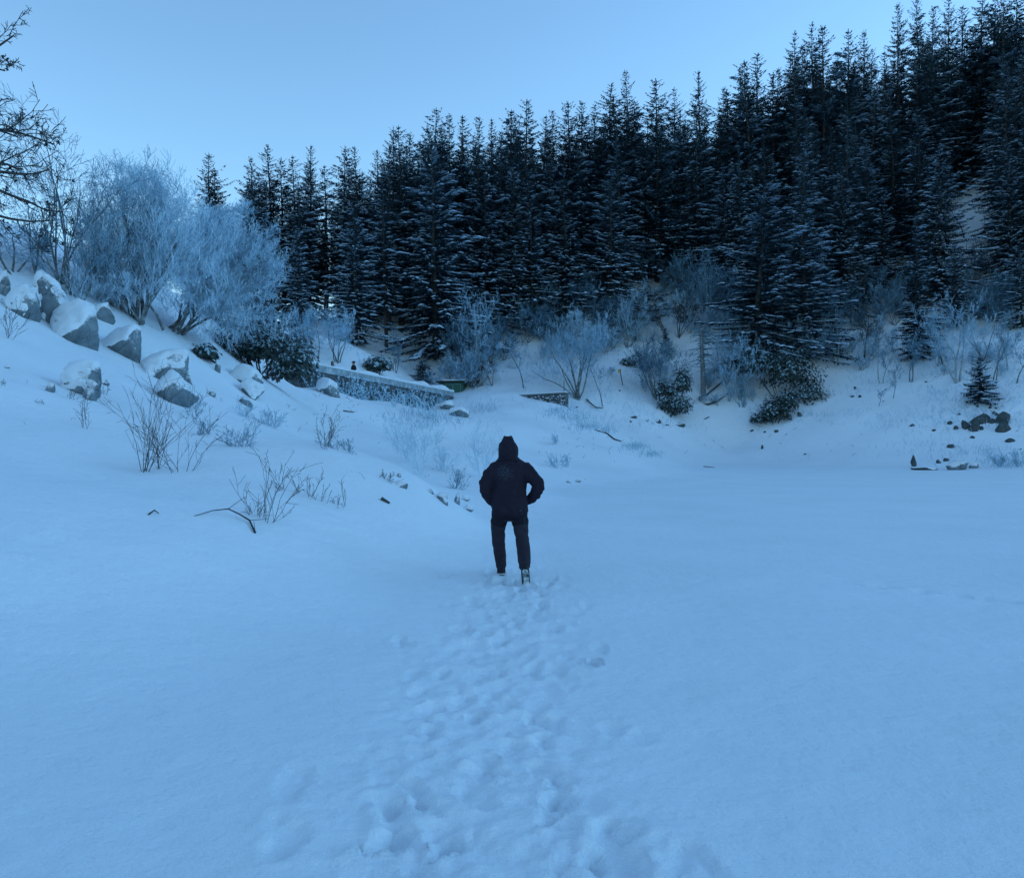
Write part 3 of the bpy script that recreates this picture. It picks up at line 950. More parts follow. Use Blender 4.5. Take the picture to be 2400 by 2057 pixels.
# trees of the far shore
FARTREES = [
    (1132, 905, 690, 2, .16, 'f', M['bark_pale'], P_FAR, 'pale two-stemmed frosted birch behind the green shed', .085),
    (1150, 905, 780, 3, .5, 'f', M['bark_frost'], P_FARS, 'low frosted stems at the foot of the pale birch', .04),
    (1228, 910, 775, 1, .3, 'h', M['bark_frost'], P_FARS, 'slim frosted sapling left of the low stone wall', .06),
    (1355, 938, 755, 10, .62, 'f', M['bark_frost'], P_FAR, 'round many-stemmed frosted tree at the right end of the low stone wall', .075),
    (1418, 957, 800, 1, .35, 'h', M['bark_frost'], P_FARS, 'thin crooked sapling between the round frosted tree and the sign', .055),
    (1542, 942, 790, 7, .62, 'h', M['bark_frost'], P_FAR, 'many-stemmed frosted tree left of the holly bush', .07),
    (1740, 955, 800, 8, .75, 'f', M['twig_half'], P_FARS, 'hazy frosted thicket left of the dark shore bushes', .04),
    (1700, 905, 780, 7, .7, 'f', M['twig_half'], P_FARS, 'hazy frosted thicket behind the dead snag', .04),
    (1968, 858, 715, 2, .10, 'h', M['bark_pale'], P_FARS, 'paired pale birch stems right of the twin spruces', .07),
    (1994, 758, 600, 1, .1, 'd', M['bark'], P_FARS, 'tall thin bare trunk among the far spruces', .07),
    (2012, 738, 600, 1, .1, 'd', M['bark'], P_FARS, 'second tall thin trunk among the far spruces, right of the other', .07),
    (2026, 838, 735, 2, .08, 'd', M['bark'], P_FARS, 'straight thin twin stems under a flat frosted top', .06),
    (2040, 836, 740, 1, .1, 'd', M['bark'], P_FARS, 'straight thin stem beside the flat-topped twins', .06),
    (2070, 900, 780, 2, .25, 'h', M['bark_pale'], P_FARS, 'slim pale sapling below the far spruces', .05),
    (2095, 935, 855, 1, .4, 'h', M['twig_half'], P_FARS, 'small upright sapling left of the narrow spruce', .035),
    (2058, 955, 912, 1, .5, 'h', M['twig_half'], P_FARS, 'tiny leaning sapling on the open right slope', .03),
    (2131, 898, 795, 3, .35, 'h', M['bark_frost'], P_FARS, 'short rowan under the narrow dark spruce', .06),
    (2211, 856, 770, 1, .1, 'h', M['bark'], P_FARS, 'single straight stem right of the narrow spruce', .06),
    (2243, 900, 712, 4, .42, 'f', M['bark_pale'], P_FAR, 'wide-crowned frosted birch above the rock pile', .09),
    (2300, 850, 740, 3, .3, 'f', M['bark_frost'], P_FARS, 'frosted sapling cluster between the birch and the V-stemmed one', .05),
    (2328, 896, 770, 2, .3, 'h', M['bark_frost'], P_FARS, 'V-stemmed sapling right of the bushy snow-laden spruce', .06),
    (2355, 866, 745, 1, .1, 'h', M['bark_pale'], P_FARS, 'straight pale stem near the right border', .07),
    (2386, 900, 790, 1, .5, 'h', M['bark_frost'], P_FARS, 'crooked sapling at the right border of the slope', .06),
    (790, 852, 725, 6, .5, 'f', M['bark_frost'], P_FAR, 'frosted bush behind the walkers at the dam wall', .05),
    (735, 850, 730, 5, .5, 'f', M['bark_frost'], P_FAR, 'frosted bush between the evergreen bush and the walkers', .05),
    (930, 878, 815, 2, .4, 'h', M['bark_frost'], P_FARS, 'small bare sapling above the dam wall', .04),
    (918, 870, 770, 1, .1, 'h', M['bark_frost'], P_FARS, 'slender sapling above the dam wall', .04),
    (1225, 760, 660, 8, .7, 'f', M['twig_half'], P_FARS, 'frosted scrub behind the slim sapling', .04),
    (1300, 775, 665, 8, .7, 'h', M['twig_half'], P_FARS, 'dark frosted scrub behind the round frosted tree', .04),
    (1490, 800, 680, 7, .6, 'f', M['twig_half'], P_FARS, 'frosted scrub left of the leaning pine', .04),
    (1610, 720, 600, 8, .55, 'h', M['twig_half'], P_FARS, 'hazy frosted scrub in the gap behind the leaning pine', .04),
    (1660, 760, 620, 8, .5, 'h', M['twig_half'], P_FARS, 'hazy frosted scrub right of the gap in the spruces', .04),
    (1590, 790, 690, 5, .6, 'd', M['twig_dark'], P_FARS, 'dark bare scrub beside the leaning pine\'s foot', .04),
    (2260, 760, 670, 9, .8, 'h', M['twig_half'], P_FARS, 'hazy scrub below the hillside clearing', .04),
    (2330, 740, 640, 8, .6, 'h', M['twig_half'], P_FARS, 'hazy scrub right of the hillside clearing', .04),
    (2260, 350, 160, 5, .3, 'h', M['twig_half'], P_FARS, 'tall hazy frosted tree high on the hillside', .08),
    (2345, 330, 170, 4, .3, 'h', M['twig_half'], P_FARS, 'hazy frosted tree at the upper right border', .08),
    (2262, 560, 450, 1, .15, 'd', M['bark'], P_FARS, 'lone thin dark stem in the hillside clearing', .08),
    (1510, 560, 440, 6, .6, 'f', M['twig_half'], P_FARS, 'snow-dusted tree top caught among the spruces above the pine', .05),
    (1120, 895, 820, 6, .7, 'd', M['twig_half'], P_FARS, 'dark low shrub left of the pale birch', .04),
]
for i, (px, b, t, st, sp_, kd, bk, pr, lab, r0) in enumerate(FARTREES):
    x, Y, z = hit(px, b)
    Ht = (b - t) / F * Y
    mt = {'d': M['twig_dark'], 'h': M['twig_half'], 'f': M['twig_frost']}[kd]
    pr = dict(pr); pr['rmin'] = .00018 * Y
    bare_tree('frosted_tree' if kd == 'f' else 'bare_sapling', x, Y, z - .05, Ht, st, sp_, 2000 + i, lab, 'tree' if b - t > 90 else 'sapling', pr, bk, mt, r0=r0, hub=.12, fine=2)

# frosted scrub that fills the foot of the forest: four kinds, copied
SCR = []
for k in range(4):
    rs = random.Random(700 + k)
    wd_, tw_ = Segs(), Segs()
    pr = dict(P_FAR); pr['rmin'] = .015
    for q in range(6):
        a = rs.uniform(0, 2 * pi); tl = .75 * rs.random() ** .5
        grow(rs, (rs.gauss(0, .2), rs.gauss(0, .2), -.15), (cos(a) * sin(tl), sin(a) * sin(tl), cos(tl)), 4.0 * rs.uniform(.6, 1), .045, 0, pr, wd_, tw_)
    SCR.append((wd_.mesh('trunk', M['bark_frost'], 4), tw_.mesh('crown', M['twig_half'], 2)))
SCF = []
for t_, c_ in SCR[:2]:
    c2 = c_.copy(); c2.materials.clear(); c2.materials.append(M['twig_frost']); SCF.append((t_, c2))
srng = random.Random(404)
for k in range(110):
    px = 1060 + (k % 66) * 20.5 + srng.uniform(-14, 14)
    lo = float(np.interp(px, bpx, bpy2))
    py = lo + (srng.uniform(-35, 75) if k < 66 else srng.uniform(40, 125))
    if 1150 < px < 1400 and py > 860: continue
    if 1440 < px < 1475 and py > 830: continue
    if 2215 < px < 2330 and py < 660: continue
    x, Y, z = hit(px, py)
    root = empty('frosted_scrub', (x, Y, z), ('dull hazy' if k < 66 else 'pale rime-white') + (' scrub high at the forest foot, ' if py < lo else ' scrub below the first spruces, ' if py < lo + 60 else ' scrub low on the slope, ') + side_of(px), 'scrub', 'frosted scrub along the foot of the forest', srng.uniform(0, 6.28))
    sc_ = srng.uniform(.55, 1.2) * (1 if k < 66 else .75)
    root.scale = (sc_ * 1.15, sc_ * 1.15, sc_ * srng.uniform(.8, 1.2))
    t_, c_ = srng.choice(SCR) if k < 66 else srng.choice(SCF)
    link('trunk', t_, root); link('crown', c_, root)

for (a0, a1, b0, b1, n_) in [(1960, 2420, 770, 885, 22), (1640, 1770, 850, 955, 10), (1220, 1340, 790, 850, 7), (1400, 1440, 800, 880, 4), (1480, 1570, 840, 930, 8), (1050, 1120, 800, 860, 4)]:
    for k in range(n_):
        px, py = srng.uniform(a0, a1), srng.uniform(b0, b1)
        x, Y, z = hit(px, py)
        root = empty('frosted_shrub', (x, Y, z), ('tiny' if k % 2 else 'waist-high') + ' frosted shrub on the open far slope, ' + side_of(px).replace('straight above', 'in line with'), 'shrub', 'low frosted shrubs on the far slope', srng.uniform(0, 6.28))
        sc_ = srng.uniform(.36, .52) if not k % 2 else srng.uniform(.2, .3)
        root.scale = (sc_, sc_, sc_ * srng.uniform(.9, 1.4))
        t_, c_ = srng.choice(SCF)
        link('trunk', t_, root); link('crown', c_, root)

# dead snag
x, Y, z = hit(1648, 926)
r = random.Random(3)
s = Segs(); Hs = (926 - 772) / F * Y
s.poly([(0, 0, -.2), (-.05, 0, Hs * .4), (-.16, 0, Hs * .8), (-.18, 0, Hs)], .26, .15)
sw = Segs()
for _ in range(110):
    h = (.3 + .72 * r.random() ** .7) * Hs; a = r.uniform(0, 2 * pi); L = r.uniform(.3, 1.7)
    sw.poly([(-.12 * h / Hs, 0, h), (cos(a) * L * .6, sin(a) * L * .6, h + .05), (cos(a) * L, sin(a) * L, h - r.uniform(.05, .4))], .045, .02)
root = empty('dead_snag', (x, Y, z), 'broken dead snag with frosted stubs of branches', 'tree')
link('trunk', s.mesh('trunk', M['bark_frost'], 7), root)
link('branches', sw.mesh('branches', M['twig_half'], 3), root)

# leaning flat-topped pine
x, Y, z = hit(1568, 812)
r = random.Random(6)
u = Y / F
s, cc, sn = Segs(), Cards(), Pillows()
T = [(0, 0, -.3), (-12 * u, 0, 30 * u), (-26 * u, -.3, 62 * u), (-34 * u, -.5, 95 * u), (-30 * u, -.5, 120 * u)]
s.poly(T, .22, .08)
for k in range(44):
    t = r.uniform(.45, 1); n_ = len(T) - 1
    i = min(n_ - 1, int(t * n_)); f = t * n_ - i
    b = tuple(T[i][j] + (T[i + 1][j] - T[i][j]) * f for j in range(3))
    a = pi + r.gauss(0, .7) if r.random() < .62 else r.uniform(0, 2 * pi)
    L = (3.8 if abs(a - pi) < .8 else 1.9) * r.uniform(.4, 1)
    e = r.uniform(-.12, .22)
    q = (b[0] + cos(a) * L, b[1] + sin(a) * L, b[2] + e * L)
    s.poly([b, q], .035, .012)
    for _ in range(int(38 * L / 2)):
        v = r.uniform(.2, 1.05)
        c = tuple(b[j] + (q[j] - b[j]) * v for j in range(3))
        an = a + r.uniform(-1.4, 1.4); l = r.uniform(.25, .6)
        cc.add(c, (c[0] + cos(an) * l, c[1] + sin(an) * l, c[2] + r.uniform(-.25, .3) * l), r.uniform(.04, .09), -sin(an), cos(an), r.uniform(-.5, .5))
        if r.random() < .22:
            sn.add((c[0] + cos(an) * l * .5, c[1] + sin(an) * l * .5, c[2] + .06), (cos(an), sin(an), 0), .22, .10, .07)
root = empty('leaning_pine', (x, Y, z), 'flat-topped leaning pine with snow on its level boughs', 'pine')
link('trunk', s.mesh('trunk', M['bark_frost'], 6), root)
link('crown', cc.mesh('crown', M['needle_frost']), root)
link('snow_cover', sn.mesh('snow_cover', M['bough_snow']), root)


# ------------------------------------------------------------------ evergreen bushes built from leaf rosettes
def leafy_bush(name, x, y, z, lobes, n, leaf, seed, label, cat='bush', frosty=.45, stems=10, dark=None):
    r = random.Random(seed)
    lv, fr, st = Cards(), Cards(), Segs()
    tot = sum(l[3] * l[5] for l in lobes)
    for (cx, cy, cz, rx, ry, rz) in lobes:
        k = int(n * rx * rz / tot)
        for _ in range(k):
            while True:
                v = (r.gauss(0, 1), r.gauss(0, 1), r.gauss(0, 1)); v = norm(v)
                if v[2] > -.55: break
            f = r.uniform(.62, 1.04) if r.random() < .7 else r.uniform(.3, .8)
            wv = 1 + .16 * sin(v[0] * 5 + seed) * cos(v[2] * 6 + v[1] * 4)
            c = (cx + v[0] * rx * f * wv, cy + v[1] * ry * f * wv, cz + v[2] * rz * f * wv)
            up = norm((v[0] * .8, v[1] * .8, v[2] * .5 + .6))
            tgt = fr if (r.random() < frosty and v[2] > -.2) else lv
            nl = 7
            a0 = r.uniform(0, 6)
            ref = (1, 0, 0) if abs(up[2]) > .9 else (0, 0, 1)
            uu = norm((up[1] * ref[2] - up[2] * ref[1], up[2] * ref[0] - up[0] * ref[2], up[0] * ref[1] - up[1] * ref[0]))
            ww = (up[1] * uu[2] - up[2] * uu[1], up[2] * uu[0] - up[0] * uu[2], up[0] * uu[1] - up[1] * uu[0])
            for q in range(nl):
                a = a0 + q * 2 * pi / nl
                ca, sa = cos(a), sin(a)
                d = (uu[0] * ca + ww[0] * sa, uu[1] * ca + ww[1] * sa, uu[2] * ca + ww[2] * sa)
                l = leaf * r.uniform(.7, 1.2); dr = r.uniform(-.1, .6)
                tip = (c[0] + d[0] * l + up[0] * l * .2, c[1] + d[1] * l + up[1] * l * .2, c[2] + d[2] * l + up[2] * l * .2 - dr * l)
                (tgt if q < 4 else lv).add(c, tip, l * .24, -uu[0] * sa + ww[0] * ca, -uu[1] * sa + ww[1] * ca, -uu[2] * sa + ww[2] * ca)
    for _ in range(stems):
        l = r.choice(lobes[:2] if len(lobes) > 3 else lobes); a = r.uniform(0, 2 * pi)
        st.poly([(r.gauss(0, .15), r.gauss(0, .15), -.1), (l[0] * .6 + cos(a) * l[3] * .3, l[1] * .6 + sin(a) * l[4] * .3, l[2] * .6), (l[0] + cos(a) * l[3] * .6, l[1] + sin(a) * l[4] * .6, l[2] + l[5] * .3)], .04, .012)
    root = empty(name, (x, y, z), label, cat)
    link('stems', st.mesh('stems', M['bark'], 4), root)
    link('foliage', lv.mesh('foliage', M['leaf']), root)
    link('frosted_leaves', fr.mesh('frosted_leaves', M['leaf_frost']), root)
    return root


def pxs(Y, v): return v / F * Y


Y = hit(575, 860)[1] + 1.3
x = (612 - CX) / F * Y
z = gz(x, Y)
u = Y / F
z = min(z, EYE - (872 - HY) * u)
leafy_bush('rhododendron', x, Y, z, [(0, 0, 68 * u, 92 * u, 1.5, 66 * u), (-62 * u, .3, 78 * u, 84 * u, 1.4, 52 * u), (82 * u, -.1, 40 * u, 54 * u, 1.2, 66 * u), (70 * u, -.5, 10 * u, 62 * u, .8, 40 * u), (-112 * u, 0, 56 * u, 42 * u, 1.0, 26 * u)],
           3900, .105, 12, 'big dark evergreen bush with frosted leaf rosettes at the left end of the dam wall', 'bush', .62)
x, Y, z = hit(470, 840)
u = Y / F
leafy_bush('rhododendron', x, Y + .3, z, [(0, 0, 14 * u, 34 * u, .5, 22 * u)], 170, .12, 13, 'low outlying sprig of evergreen leaves on the snow left of the big bush', 'bush', .55, 3)
x, Y, z = hit(1585, 985)
u = Y / F
leafy_bush('holly_bush', x, Y + .8, z, [(0, 0, 34 * u, 48 * u, 1.2, 38 * u), (20 * u, .2, 88 * u, 26 * u, .9, 44 * u), (-22 * u, 0, 70 * u, 28 * u, .8, 30 * u)], 1500, .15, 15, 'dark frosted holly bush at the shore right of the many-stemmed tree', 'bush', .5)
x, Y, z = hit(1840, 962)
u = Y / F
leafy_bush('holly_bush', x, Y + 1, z, [(20 * u, 0, 85 * u, 80 * u, 1.6, 62 * u), (-60 * u, .2, 105 * u, 62 * u, 1.4, 42 * u), (62 * u, -.3, 30 * u, 52 * u, 1.2, 44 * u)], 2300, .16, 16, 'dark broad evergreen bush under the twin snowy spruces', 'bush', .42)
x, Y, z = hit(1825, 1002)
u = Y / F
leafy_bush('holly_bush', x, Y + .8, z, [(0, 0, 38 * u, 44 * u, 1.2, 42 * u), (-34 * u, .1, 20 * u, 30 * u, .8, 18 * u), (26 * u, 0, 62 * u, 34 * u, .9, 34 * u)], 1500, .15, 17, 'dark low evergreen bush nearest the lake below the twin spruces', 'bush', .36)
x, Y, z = hit(885, 880)
u = Y / F
leafy_bush('evergreen_shrub', x, Y, z, [(0, 0, 22 * u, 38 * u, .8, 24 * u)], 300, .2, 18, 'grey-green frosted shrub right of the walker in the cap', 'bush', .9, 4)
x, Y, z = hit(1475, 862)
u = Y / F
leafy_bush('evergreen_shrub', x, Y, z, [(0, 0, 8 * u, 24 * u, .7, 16 * u)], 150, .2, 19, 'low snow-topped evergreen shrub above the yellow sign', 'bush', .7, 3)


# ------------------------------------------------------------------ rocks
_ico = {}


def ico(sub):
    if sub in _ico: return _ico[sub]
    import bmesh
    bm = bmesh.new()
    bmesh.ops.create_icosphere(bm, subdivisions=sub, radius=1)
    V = np.array([v.co[:] for v in bm.verts]); Fc = np.array([[v.index for v in f.verts] for f in bm.faces])
    bm.free()
    _ico[sub] = (V, Fc)
    return _ico[sub]


def n3(V, sc, seed):
    return (vnoise(V[:, 0] + V[:, 2] * .7, V[:, 1] - V[:, 2] * .6, sc, seed) + vnoise(V[:, 1] + V[:, 0] * .4, V[:, 2] + 7, sc, seed + 5))


def normals(V, Fc):
    n = np.zeros_like(V)
    fn = np.cross(V[Fc[:, 1]] - V[Fc[:, 0]], V[Fc[:, 2]] - V[Fc[:, 0]])
    for k in range(3): np.add.at(n, Fc[:, k], fn)
    return n / np.maximum(np.linalg.norm(n, axis=1, keepdims=True), 1e-9)


def rock(px, py, w, h, seed, label, snow=.0, tilt=0.0, depth=.9, ang=.10, name='boulder', group=None, bare=False, sink=.42, sub=None, cat='rock'):
    """px, py, w, h: middle and size of the visible stone on the photograph"""
    r = random.Random(seed)
    if bare and w > 17 and px > 2255 and py < 1010: w *= .88; h *= .92
    if px < 620 and w > 40: w *= .9; h *= .9; py += h * .05
    x, Y, z = hit(px, py + h * .5)
    u = Y / F
    V, Fc = ico(sub or (4 if w > 40 else 3 if w > 12 else 2))
    V = V.copy()
    for _ in range(12):                                   # flat broken faces
        d = np.array(norm((r.gauss(0, 1), r.gauss(0, 1), r.gauss(0, .9))))
        k = r.uniform(.46, .82)
        s = V @ d
        V = V - np.maximum(s - k, 0)[:, None] * d[None] * (.94 - ang)
    V += V * ((n3(V, .55, seed) * .11 + n3(V, .25, seed + 3) * .06 + n3(V, .1, seed + 4) * .025) * (.35 if bare else 1))[:, None]
    V -= (V.max(0) + V.min(0)) / 2
    V /= (V.max(0) - V.min(0)) / 2
    if px < 620 and w > 40: snow = min(1, snow + .12); sink = .55
    rx, rz = w * u * .5, h * u * .5 * (1 + sink)
    V = V * np.array([rx, rx * depth, rz])
    c, s_ = cos(tilt), sin(tilt)
    V = np.stack([V[:, 0] * c - V[:, 2] * s_, V[:, 1], V[:, 0] * s_ + V[:, 2] * c], 1)
    zc = EYE - (py - HY) / F * Y - h * u * .5 * sink
    root_loc = (x, Y + rx * depth * .55, zc)
    me = np_mesh('rock', V, Fc, M['rock_bare' if bare else 'rock'], not bare)
    if snow <= 0:
        o = link(name, me, None, root_loc)
        return tag(o, label, cat, group)
    root = empty(name, root_loc, label, cat, group)
    link('rock', me, root)
    N = normals(V, Fc)
    th = min(.055, rz * .13) * (.6 + .8 * snow)            # snow blown on from the left, thin over the edges
    nzv = N @ np.array([-.38, -.12, .92]) + n3(V, max(.22, rx * .45), seed + 9) * .45 + n3(V, max(.05, rx * .09), seed + 19) * .42
    off = sstep(.60 - snow * .55, .92 - snow * .55, nzv) * (th + .016) - .016
    W = V + N * off[:, None] + np.array([0, 0, 1]) * np.maximum(off, 0)[:, None] * .3
    keep = (off[Fc] > -.0150).any(1)
    link('snow_cap', np_mesh('snow_cap', W, Fc[keep], M['cap'], True), root)
    return root


rock(112, 690, 96, 130, 1, 'tall upright snow-plastered boulder at the top of the boulder row', .45, .15, .8)
rock(158, 742, 122, 106, 2, 'broad slab boulder with a dark undercut leaning under the tall one', .5, -.35, .9)
rock(44, 700, 96, 74, 3, 'low snow-covered boulder left of the tall one', .7, -.2)
rock(2, 662, 30, 55, 4, 'dark boulder cut by the left border', .25)
rock(236, 728, 54, 44, 5, 'small snowy boulder between the slab and the willow', .7)
rock(280, 788, 118, 78, 6, 'hump-backed boulder with a bare right face, middle of the row', .6, -.35)
rock(372, 840, 124, 92, 7, 'long oval boulder with snow on its back and a dark belly', .55, -.5)
rock(398, 906, 122, 70, 8, 'tilted wedge-shaped slab, lowest of the boulder row', .35, -.4)
rock(425, 886, 52, 34, 9, 'small snow-capped stone against the oval boulder', .85)
rock(182, 882, 88, 78, 10, 'split snow-covered boulder alone on the slope', .75)
rock(206, 912, 36, 50, 11, 'dark sliver of stone at the split boulder\'s right edge', .1)
rock(240, 893, 30, 15, 12, 'small dark stone right of the split boulder', .2)
rock(568, 874, 96, 46, 13, 'long block with a hollow dark side beside the evergreen bush', .6, -.1)
rock(584, 908, 70, 44, 14, 'low snowy boulder just below the long block', .85)
rock(572, 938, 32, 20, 15, 'small pointed grey stone below the long block', .15)
rock(508, 860, 14, 22, 16, 'upright sliver of stone left of the long block')
rock(115, 905, 22, 26, 17, 'little pointed rock alone on the left slope')
rock(496, 922, 16, 12, 18, 'small grey stone right of the wedge slab')
rock(13, 860, 14, 7, 19, 'flat dark stone near the left border')
rock(768, 906, 56, 40, 20, 'round snow-capped boulder at the foot of the dam wall', .85)
rock(1046, 950, 34, 22, 21, 'snowy boulder under the right end of the dam wall', .7)
rock(1075, 965, 48, 22, 22, 'dark flat boulder below the right end of the dam wall', .55)
rock(935, 1112, 9, 14, 23, 'arched dark stump poking from the snow', name='stump', cat='stump')
rock(940, 1136, 30, 20, 24, 'dark hollow stone below the arched stump', .4)
rock(1008, 1150, 18, 14, 25, 'little stone right of the hollow stone', .3)
rock(1040, 1168, 30, 28, 26, 'tilted stone left of the man, first of the small row', .35, .6)
rock(1071, 1168, 13, 26, 27, 'narrow upright stone in the small row left of the man')
rock(1091, 1167, 20, 14, 28, 'triangular stone next to the narrow upright one', .3)
rock(1098, 1190, 26, 15, 29, 'low stone nearest the man on his left', .5)
B = dict(bare=True, ang=-.05, sub=3)
rock(2266, 996, 24, 26, 40, 'rounded dark block, left front of the rock pile on the right shore', .0, **B)
rock(2288, 1000, 28, 30, 41, 'squarish dark block, front of the rock pile on the right shore', .0, **B)
rock(2297, 980, 38, 32, 42, 'tall pointed dark block at the back of the rock pile', .0, -.4, **B)
rock(2314, 976, 19, 16, 43, 'triangular dark block on top right of the rock pile', .0, **B)
rock(2325, 985, 21, 14, 44, 'low block between the rock pile and the big right rock', .0, **B)
rock(2357, 979, 40, 34, 45, 'big dark rock at the right of the shore, upper block', .0, **B)
rock(2358, 999, 48, 26, 46, 'big dark rock at the right of the shore, lower slanting block', .0, -.3, **B)
rock(2303, 1004, 10, 13, 47, 'small dark stone wedged at the front of the rock pile', **B)
rock(2143, 1080, 13, 28, 48, 'slim standing stone on the lake shore', .0, .15, **B)
rock(2172, 1098, 52, 7, 49, 'flat dark ledge at the foot of the standing stone', .3, **B)
rock(2250, 1089, 54, 25, 50, 'big shore boulder at the lake edge', .0, ang=.3)
rock(2285, 1090, 24, 15, 51, 'smaller boulder touching the big shore boulder', .0, ang=.3)
for i, (px, py, w, h) in enumerate([(2249, 972, 15, 8), (2228, 991, 12, 10), (2242, 1002, 12, 11), (2139, 996, 14, 7), (2193, 1009, 15, 8), (2281, 1025, 13, 9), (2369, 1032, 19, 11), (2230, 1046, 18, 11),
                                    (2201, 1081, 10, 9), (2219, 1077, 14, 8), (2352, 1076, 10, 10), (2322, 955, 8, 6), (2336, 957, 8, 7), (2337, 969, 9, 6), (2386, 1011, 9, 6), (2392, 1053, 6, 5), (2292, 953, 8, 10), (2330, 966, 6, 6)]):
    rock(px, py, w, h, 60 + i, 'small dark stone poking out of the snow on the right shore', name='stone', group='small stones on the right shore', bare=True, ang=-.05)
for i, (px, py, w, h) in enumerate([(1485, 978, 20, 8), (1514, 985, 18, 9), (1543, 988, 15, 13), (1561, 994, 19, 10), (1592, 994, 32, 9), (1478, 988, 6, 5), (1488, 998, 5, 4), (1352, 954, 7, 4), (1451, 915, 8, 6)]):
    rock(px, py, w, h, 90 + i, 'dark stone in the broken row at the shore below the holly bush', .25, name='stone', group='stones below the holly bush', bare=True)
for i, (px, py, w, h) in enumerate([(1764, 1009, 13, 6), (1757, 1011, 6, 5), (1793, 1012, 7, 5), (1822, 1010, 13, 6), (1845, 1018, 5, 3), (1787, 1047, 6, 10), (1822, 1057, 6, 3), (1888, 1064, 8, 4), (1876, 971, 12, 12),
                                    (2005, 908, 7, 5), (2000, 930, 10, 7), (2016, 928, 8, 6), (1960, 912, 8, 4), (2196, 884, 9, 5), (2171, 895, 7, 4)]):
    rock(px, py, w, h, 110 + i, 'small dark stone scattered on the far shore below the twin spruces', name='stone', group='small stones on the far shore', bare=True)
for i, (px, py, w, h) in enumerate([(1333, 1128, 12, 7), (1355, 1127, 14, 7), (1372, 1123, 8, 5)]):
    rock(px, py, w, h, 130 + i, 'small half-buried stone at the lake edge right of the man', .3, name='stone', group='small stones right of the man')

# ------------------------------------------------------------------ the dam wall
def box_mesh(name, x0, x1, y0, y1, z0, z1, m, bev=0.0, jit=0.0, r=None):
    import bmesh
    bm = bmesh.new()
    bmesh.ops.create_cube(bm, size=1)
    for v in bm.verts:
        v.co = (x0 + (x1 - x0) * (v.co.x + .5), y0 + (y1 - y0) * (v.co.y + .5), z0 + (z1 - z0) * (v.co.z + .5))
        if jit: v.co.x += r.uniform(-jit, jit); v.co.y += r.uniform(-jit, jit); v.co.z += r.uniform(-jit, jit)
    if bev: bmesh.ops.bevel(bm, geom=list(bm.edges), offset=bev, segments=1, affect='EDGES')
    me = bpy.data.meshes.new(name)
    bm.to_mesh(me); bm.free()
    if m: me.materials.append(m)
    return me


ZC = EYE + 4.40
W0 = P(700, HY - 4.5 * F / 42.2, 42.2); W1 = P(1062, HY - 4.5 * F / 66.8, 66.8)
WL = sqrt((W1[0] - W0[0]) ** 2 + (W1[1] - W0[1]) ** 2)
wa = math.atan2(W1[1] - W0[1], W1[0] - W0[0])
wall = empty('dam_wall', (W0[0], W0[1], ZC), 'long stone dam wall with frosted creeper, running right from the evergreen bush', 'wall', None, wa)
# local x runs along the wall, local -y is the face seen from the lake
rr = random.Random(9)
link('wall_core', box_mesh('wall_core', 0, WL, 0, .75, -4.2, -.42, M['wall_dark'], .02), wall)
link('coping', box_mesh('coping', -.02, WL + .03, -.05, .80, -.418, 0, M['wall'], .02), wall)
# courses of stones on the face, each one a part
stones = []
for k in range(5):
    stones.append(box_mesh('stone', 0, 1, -.055 - .012 * k, .0, 0, 1, M['wall_dark'], .03, .03, rr))
zrow = -.46
cnt = 0
while zrow > -2.9:
    hrow = rr.uniform(.32, .44)
    xs = rr.uniform(0, .3)
    while xs < WL - .25:
        ln = rr.uniform(.5, .95)
        ln = min(ln, WL - xs)
        gxw = W0[0] + cos(wa) * (xs + ln / 2); gyw = W0[1] + sin(wa) * (xs + ln / 2)
        if gz(gxw, gyw) < ZC + zrow + .1 and cnt < 290:
            o = link('stone', rr.choice(stones), wall)
            o.location = (xs, -.004, zrow - hrow)
            o.scale = (ln - .035, 1, hrow - .035)
            cnt += 1
        xs += ln
    zrow -= hrow
# snow lying on the coping
nw = 160
sxv = np.linspace(-.03, WL + .04, nw)
prof = [(-.055, -.03), (-.10, .08), (-.05, .22), (.15, .28), (.5, .28), (.76, .2), (.83, .08), (.81, -.03)]
V = []
for i, sxx in enumerate(sxv):
    b = .75 + .9 * float(vnoise(sxx, 0, .9, 4)) + .5 * float(vnoise(sxx, 3, .25, 6))
    if .73 < sxx / WL < .95: b += 1.2 * max(0, float(vnoise(sxx, 9, .8, 14)) + .35)
    for (a, c) in prof: V.append((sxx, a, c * .75 * b if c > 0 else -.03))
V = np.array(V); k = len(prof)
idq = np.arange(nw * k).reshape(nw, k)
FQ2 = np.stack([idq[:-1, :-1].ravel(), idq[:-1, 1:].ravel(), idq[1:, 1:].ravel(), idq[1:, :-1].ravel()], 1)
link('snow_cap', np_mesh('snow_cap', V, FQ2, M['cap'], True), wall)
# frosted creeper over the face
cp, cl = Segs(), Cards()
for _ in range(430):
    sx0 = rr.uniform(.2, WL - .8); h = rr.uniform(-2.9, -1.2); d = rr.uniform(.5, 2.6)
    p = (sx0, -.08, h)
    for _k in range(rr.randint(5, 12)):
        d += rr.gauss(0, .55); l = rr.uniform(.12, .3)
        q = (min(WL - .2, max(.05, p[0] + cos(d) * l)), -.09 - rr.random() * .08, min(-.38, p[2] + sin(d) * l * .8))
        cp.add(p, q, .016, .013)
        if rr.random() < .85:
            for _q in range(2):
                a = rr.uniform(0, 2 * pi); l2 = rr.uniform(.06, .15)
                cl.add(q, (q[0] + cos(a) * l2, q[1] - .05, q[2] + sin(a) * l2), .035, -sin(a), .3, cos(a))
        p = q
o = link('creeper_stems', cp.mesh('creeper_stems', M['twig_frost']), wall); o['kind'] = 'stuff'
o = link('creeper_leaves', cl.mesh('creeper_leaves', M['twig_frost']), wall); o['kind'] = 'stuff'

